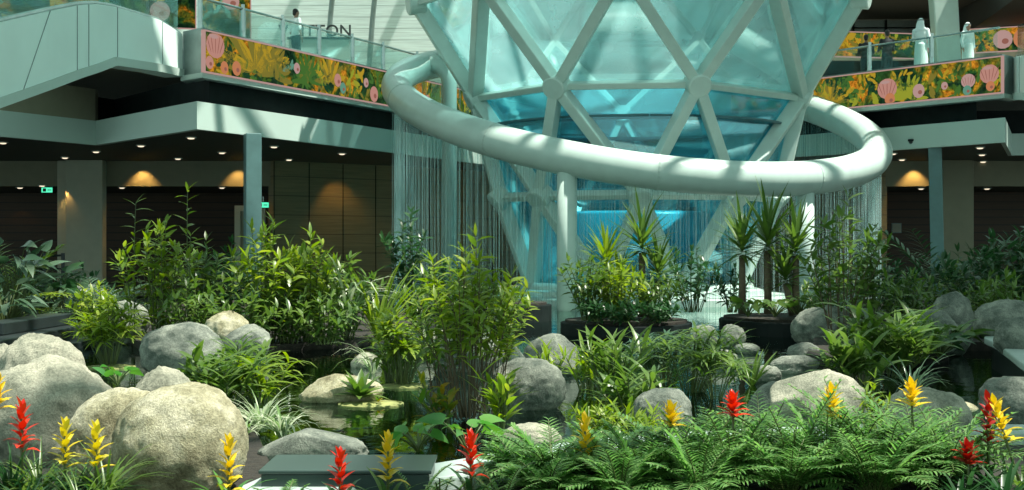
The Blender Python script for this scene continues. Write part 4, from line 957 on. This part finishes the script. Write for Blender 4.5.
# ---- right
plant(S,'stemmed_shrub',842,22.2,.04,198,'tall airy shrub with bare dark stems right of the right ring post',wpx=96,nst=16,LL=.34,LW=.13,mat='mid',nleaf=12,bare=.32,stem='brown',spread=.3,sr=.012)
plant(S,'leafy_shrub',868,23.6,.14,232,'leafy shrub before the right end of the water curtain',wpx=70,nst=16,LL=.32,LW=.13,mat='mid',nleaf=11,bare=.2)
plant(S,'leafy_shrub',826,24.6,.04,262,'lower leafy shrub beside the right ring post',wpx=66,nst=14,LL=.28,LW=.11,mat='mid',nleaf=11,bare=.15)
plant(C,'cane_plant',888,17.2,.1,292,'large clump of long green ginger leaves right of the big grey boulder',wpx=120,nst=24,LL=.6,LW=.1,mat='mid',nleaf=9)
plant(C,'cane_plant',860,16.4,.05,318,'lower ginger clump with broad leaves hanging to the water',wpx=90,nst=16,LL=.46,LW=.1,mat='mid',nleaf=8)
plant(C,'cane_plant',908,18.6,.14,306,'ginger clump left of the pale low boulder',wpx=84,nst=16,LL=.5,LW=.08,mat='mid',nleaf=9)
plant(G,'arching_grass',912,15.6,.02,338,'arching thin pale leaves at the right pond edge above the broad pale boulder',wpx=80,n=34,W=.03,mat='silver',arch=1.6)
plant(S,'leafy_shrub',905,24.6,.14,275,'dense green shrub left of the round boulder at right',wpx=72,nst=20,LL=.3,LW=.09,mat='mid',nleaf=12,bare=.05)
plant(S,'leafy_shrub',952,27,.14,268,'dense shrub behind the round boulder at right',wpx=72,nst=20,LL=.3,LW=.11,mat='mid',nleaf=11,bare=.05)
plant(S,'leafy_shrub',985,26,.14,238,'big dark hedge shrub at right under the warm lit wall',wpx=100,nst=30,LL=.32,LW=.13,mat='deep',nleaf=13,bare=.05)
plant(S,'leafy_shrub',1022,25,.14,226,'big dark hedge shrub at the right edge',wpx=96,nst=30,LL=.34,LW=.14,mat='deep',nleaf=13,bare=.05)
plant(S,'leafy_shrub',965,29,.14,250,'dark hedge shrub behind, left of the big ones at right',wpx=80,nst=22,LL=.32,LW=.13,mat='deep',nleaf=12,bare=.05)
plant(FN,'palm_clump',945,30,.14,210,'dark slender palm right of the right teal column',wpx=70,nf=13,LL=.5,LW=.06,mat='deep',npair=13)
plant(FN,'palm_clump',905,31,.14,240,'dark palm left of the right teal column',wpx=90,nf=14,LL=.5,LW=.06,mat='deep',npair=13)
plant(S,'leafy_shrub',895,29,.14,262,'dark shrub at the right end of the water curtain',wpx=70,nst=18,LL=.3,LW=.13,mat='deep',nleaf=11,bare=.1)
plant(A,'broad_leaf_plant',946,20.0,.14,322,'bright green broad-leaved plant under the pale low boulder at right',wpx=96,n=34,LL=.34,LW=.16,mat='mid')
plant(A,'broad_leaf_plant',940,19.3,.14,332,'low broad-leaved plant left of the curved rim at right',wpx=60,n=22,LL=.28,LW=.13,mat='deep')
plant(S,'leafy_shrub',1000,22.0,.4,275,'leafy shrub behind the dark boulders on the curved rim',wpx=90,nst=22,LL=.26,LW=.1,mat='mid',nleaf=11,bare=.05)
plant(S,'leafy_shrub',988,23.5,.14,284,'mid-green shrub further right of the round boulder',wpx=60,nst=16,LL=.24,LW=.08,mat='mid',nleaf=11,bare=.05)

# ---- foreground palms
fp=[(520,9.7,442,76,'at the left end of the fern row, before the sunlit pale boulder'),(552,9.5,432,80,'left of the yellow flower at centre'),(580,9.4,446,84,'in front of the yellow flower at centre'),(612,9.6,430,84,'right of the yellow flower at centre'),
    (642,9.4,428,84,'below the dark rounded boulder'),(672,9.8,420,84,'behind the short yellow flower right of centre'),(700,9.5,424,88,'left of the red flower right of centre'),(732,9.4,418,90,'in front of the red flower right of centre'),
    (762,9.9,404,92,'below the grey sloping boulder'),(794,9.5,402,96,'left of the yellow flower at right'),(826,9.6,410,92,'in front of the yellow flower at right'),(858,9.8,386,92,'right of the yellow flower before the peaked boulder'),
    (886,9.5,402,90,'left of the short yellow flower at right'),(918,9.6,392,92,'below the short yellow flower at right'),(946,9.5,412,84,'at the right end of the fern row'),(700,9.0,446,90,'lowest in front, right of centre'),(620,9.0,456,90,'lowest in front at centre'),(790,9.05,440,90,'lowest in front, under the yellow flower at right'),(875,9.05,436,96,'lowest in front, under the broad pale boulder'),(545,9.05,462,80,'lowest in front at the left end of the fern row')]
for px,D,yt,wp,lb in fp:
    plant(FN,'parlor_palm',px,D,.06,yt-8,'feathery green palm '+lb,group='feathery palms in the front bed',wpx=wp,nf=40,LL=.14,LW=.019,mat='palm',npair=14,k_=1.12)
plant(S,'leafy_shrub',608,11.9,.06,405,'yellow-green leafy sprouts behind the fern row at centre',wpx=80,nst=12,LL=.16,LW=.045,mat='bright',nleaf=10,bare=.1,sr=.005)
plant(S,'leafy_shrub',650,11.6,.06,412,'yellow-green leafy sprouts before the dark rounded boulder',wpx=60,nst=9,LL=.16,LW=.045,mat='bright',nleaf=9,bare=.1,sr=.005)
plant(S,'leafy_shrub',872,10.6,.06,378,'upright leafy sprout on the right shoulder of the peaked boulder',wpx=50,nst=10,LL=.13,LW=.035,mat='bright',nleaf=12,bare=.1,sr=.005)
for i,(px,yt,lb) in enumerate(((10,432,'at the left corner'),(40,440,'under the red flower'),(75,446,'under the two dull yellow flowers'),(105,440,'at the foot of the largest boulder'),(25,462,'lowest at the left corner'),(80,468,'lowest under the dull yellow flowers'))):
    plant(G,'lily_turf',px,8.75 if i<4 else 8.3,.06,yt,'dark-green grassy tuft '+lb,group='dark grass tufts in the left front bed',wpx=64,n=70,W=.024,mat='mid' if i%2 else 'deep',arch=1.5)
for i,(px,yt,lb) in enumerate(((415,452,'left of the red flower by the dark box'),(440,462,'under the red flower by the dark box'),(470,466,'right of the yellow flower at the dark box'),(372,474,'between the red and yellow flowers before the dark box'),(285,474,'in front of the left end of the dark box'),(500,452,'at the left end of the kerb'))):
    plant(FN,'small_fern',px,8.7,.06,yt,'small upright fern sprout '+lb,group='small fern sprouts before the dark box',wpx=44,nf=8,LL=.05,LW=.012,mat='palm',npair=15)

# ---- guzmania flowers
def guz(px,D,yt,ybract,col,label,leaf='deep',lean=0.0,stiff=1,nl=16):
    PCOUNT[0]+=1; r=random.Random(PCOUNT[0]); z0=.06; zt=Z(yt,D)-z0; zb=Z(ybract,D)-z0
    fo,fl,stm=MB(),MB(),MB()
    for i in range(nl):
        t=i/nl; lf(fo,V(0,0,.02),pol(i*2.4,.35+.75*t),.36*r.uniform(.8,1.1),.042,r.uniform(.7,1.2),5,.3,'blade')
    ax=V(lean,0,1).normalized(); stm.tube([V(0,0,0),ax*zt*.9],[.011,.008],7)
    n=21
    for i in range(n):
        t=i/(n-1); h=zb+(zt-zb)*t*.86; a=i*2.4
        ln=(.135*(1-.4*t))*stiff*r.uniform(.85,1.1); el=-.05+1.35*t if i>2 else .3
        lf(fl,ax*h+pol(a,0)*.006,pol(a,.45+.8*t),ln,.058*(1-.3*t),r.uniform(.4,1.5)*(1-.7*t),4,.3,'lance')
    t=finish('bromeliad_flower',(X(px,D)-lean*zt*.6,D,z0),label,'flower',[('leaves',fo,M[leaf]),('flower_stem',stm,M['stem']),('flower_spike',fl,M[col])],'spiky bromeliad flowers in the front bed')
    return t
guz(22,8.7,401,452,'red','bright red spiky flower in the left front corner','mid')
guz(65,8.75,419,468,'olive','dull yellow spiky flower, left of the pair before the sloping boulder')
guz(96,8.7,423,470,'olive','dull yellow spiky flower, right of the pair beside the largest boulder')
guz(-3,8.7,376,410,'yellow','yellow spiky flower cut off by the left picture edge')
guz(229,8.55,436,492,'yellow','bright yellow spiky flower in front of the largest boulder','lily')
guz(340,8.45,449,500,'red','dark-stemmed red spiky flower in front of the long dark box')
guz(388,8.55,434,484,'yellow','yellow spiky flower in front of the right end of the dark box','mid')
guz(471,8.8,433,478,'red','red spiky flower right of the dark box before the arum leaves')
guz(585,9.3,415,462,'yellow','yellow spiky flower at centre among the ferny palms','mid')
guz(671,9.5,407,428,'yellow','short yellow spiky flower before the dark rounded boulder')
guz(733,9.5,396,418,'red','red spiky flower among the palms right of centre')
guz(832,9.5,387,420,'yellow','yellow spiky flower before the large peaked boulder')
guz(912,9.5,383,408,'yellow','short yellow spiky flower before the broad pale boulder')
guz(988,9.3,392,446,'redd','tall dark red spiky flower in the right corner, beside a leaning yellow one','deep')
guz(1004,9.1,392,440,'yellow','leaning yellow spiky flower in the right corner','mid',lean=-.32)
guz(968,9.0,446,466,'redd','small faded red flower low beside the right end of the palms','deep')
plant(RO,'rosette_plant',1005,8.8,.06,440,'glossy dark strap-leaved rosette at the right corner below the leaning yellow flower',wpx=110,n=18,LW=.05,mat='deep',shape='blade')
plant(RO,'rosette_plant',960,8.75,.06,468,'dark strap-leaved rosette low at right beside the faded red flower',wpx=70,n=16,LW=.045,mat='deep',shape='blade')
# ================================================================== people on the gallery
def remeshed(name,mb,mat,parent,vox):
    tmp=mb.build('tmp',mat); md=tmp.modifiers.new('r','REMESH'); md.mode='VOXEL'; md.voxel_size=vox; md.use_smooth_shade=True
    s=tmp.modifiers.new('s','SMOOTH'); s.iterations=4; s.factor=.5
    bpy.context.view_layer.update()
    me=bpy.data.meshes.new_from_object(tmp.evaluated_get(bpy.context.evaluated_depsgraph_get())); me.name=name
    bpy.data.objects.remove(tmp)
    o=bpy.data.objects.new(name,me); COL.objects.link(o); o.parent=parent
    me.materials.clear(); me.materials.append(mat); me.polygons.foreach_set('use_smooth',[True]*len(me.polygons))
    return o
def person(px,D,rz,label,top,legs,robe=False,arm=('rail','rail'),scarf=False,h=1.75):
    t=thing('person',(X(px,D),D,6.95),label,'person',rz=rz)
    s=h/1.75; b=MB()          # faces -Y before rotation
    def cap(p,q,r0,r1,bb=b): 
        p,q=V(*p)*s,V(*q)*s; bb.tube([p,p.lerp(q,.5),q],[r0*s,(r0+r1)/2*s,r1*s],10); bb.ball(p,r0*s,10); bb.ball(q,r1*s,10)
    b.ball(V(0,-.005,1.63)*s,(.075*s,.095*s,.115*s),14); b.ball(V(0,-.03,1.56)*s,(.055*s,.06*s,.06*s),10)
    b.ball(V(0,-.105,1.61)*s,(.014*s,.02*s,.022*s),8)                       # nose
    for sx in (-1,1): b.ball(V(sx*.076,.005,1.61)*s,(.012*s,.022*s,.03*s),8)  # ears
    cap((0,.01,1.40),(0,0,1.54),.056,.052)
    b.ball(V(0,.01,1.30)*s,(.17*s,.105*s,.17*s),14); b.ball(V(0,0,1.08)*s,(.145*s,.10*s,.17*s),14); b.ball(V(0,.01,.93)*s,(.16*s,.115*s,.13*s),14)
    arms=[]
    for sx,a in zip((-1,1),arm):
        sh=(sx*.19,.01,1.40)
        if a=='rail': el,wr=(sx*.24,-.05,1.13),(sx*.17,-.30,1.10)
        elif a=='up': el,wr=(sx*.25,-.10,1.16),(sx*.12,-.27,1.33)
        else: el,wr=(sx*.25,.03,1.12),(sx*.24,-.04,.87)
        arms.append((sh,el,wr)); cap(sh,el,.05,.041); cap(el,wr,.04,.027)
        dv=(V(*wr)-V(*el)).normalized(); sd=dv.cross(V(0,0,1)); sd=sd.normalized() if sd.length>.1 else V(0,1,0)
        hc=V(*wr)+dv*.05; b.ball(hc*s,(.036*s,.036*s,.03*s),10)
        for k,(o,ln) in enumerate(((-.028,.07),(-.010,.082),(.010,.078),(.028,.06))):
            p=hc+sd*o+dv*.025; q=p+dv*ln*.6; e=q+(dv*.7+V(0,0,-.7))*ln*.45; b.tube([p*s,q*s,e*s],[.010*s,.009*s,.008*s],6)
        p=hc-sd*.03*sx; b.tube([p*s,(p-sd*.03*sx+dv*.03)*s,(p-sd*.035*sx+dv*.06)*s],[.011*s,.010*s,.008*s],6)
    for sx in (-1,1):
        cap((sx*.09,.01,.90),(sx*.10,-.02,.50),.085,.056); cap((sx*.10,-.02,.50),(sx*.10,.02,.09),.055,.037)
        b.ball(V(sx*.10,-.05,.04)*s,(.045*s,.125*s,.04*s),10)
    remeshed('body',b,M['skin'],t,.012)
    c=MB()
    c.ball(V(0,.01,1.30)*s,(.195*s,.13*s,.185*s),14); c.ball(V(0,0,1.08)*s,(.172*s,.128*s,.2*s),14); c.ball(V(0,.01,.95)*s,(.18*s,.138*s,.13*s),14)
    for sh,el,wr in arms:
        cap(sh,el,.066,.058,c); 
        if robe or top!='cloth_white': cap(el,tuple(V(*el).lerp(V(*wr),.85)),.056,.045,c)
    if robe:
        c.lathe([(.17*s,.06*s),(.225*s,.07*s),(.20*s,.6*s),(.175*s,1.0*s),(.12*s,1.05*s)],18)
    remeshed('robe' if robe else 'shirt',c,M[top],t,.016)
    if not robe:
        c=MB(); c.ball(V(0,.01,.92)*s,(.178*s,.135*s,.12*s),14)
        for sx in (-1,1): cap((sx*.09,.01,.90),(sx*.10,-.02,.50),.102,.078,c); cap((sx*.10,-.02,.50),(sx*.10,.02,.10),.076,.066,c)
        remeshed('trousers',c,M[legs],t,.016)
    c=MB()
    if scarf:
        c.ball(V(0,.02,1.66)*s,(.098*s,.112*s,.11*s),14); c.ball(V(0,.085,1.5)*s,(.13*s,.06*s,.22*s),12); c.ball(V(0,.05,1.42)*s,(.19*s,.1*s,.1*s),12)
        remeshed('head_cloth',c,M['cloth_white'],t,.014)
        c=MB(); c.tube([V(.1*math.cos(a),.02+.115*math.sin(a),1.70)*s for a in [2*PI*k/20 for k in range(20)]],.012,6,closed=True); c.build('head_cord',M['cloth_black'],t.children[-1] if t.children else t,smooth=True)
    else:
        c.ball(V(0,.022,1.665)*s,(.084*s,.092*s,.092*s),14); c.ball(V(0,.06,1.60)*s,(.07*s,.05*s,.07*s),12)
        remeshed('hair',c,M['hair'],t,.012)
    return t
person(296,41.3,2.3,'person in white shirt and dark trousers behind the left gallery railing, by the sign','cloth_white','cloth_navy',arm=('down','down'),h=1.72)
person(921,44.0,2.6,'person in a long white robe and white head cloth at the right gallery railing','cloth_white','cloth_white',robe=True,scarf=True,arm=('down','up'),h=1.86)
person(866,46.2,2.9,'person in dark clothes, left one of the dark pair at the right gallery railing','cloth_black','cloth_navy',arm=('rail','rail'),h=1.70)
person(887,45.6,3.3,'broad person in black clothes, right of the dark pair at the right gallery railing','cloth_black','cloth_black',arm=('rail','rail'),h=1.76)
person(968,43.0,.4,'person in pale clothes half hidden behind glass at the end of the right gallery','cloth_white','cloth_white',robe=True,scarf=True,arm=('down','down'),h=1.58)
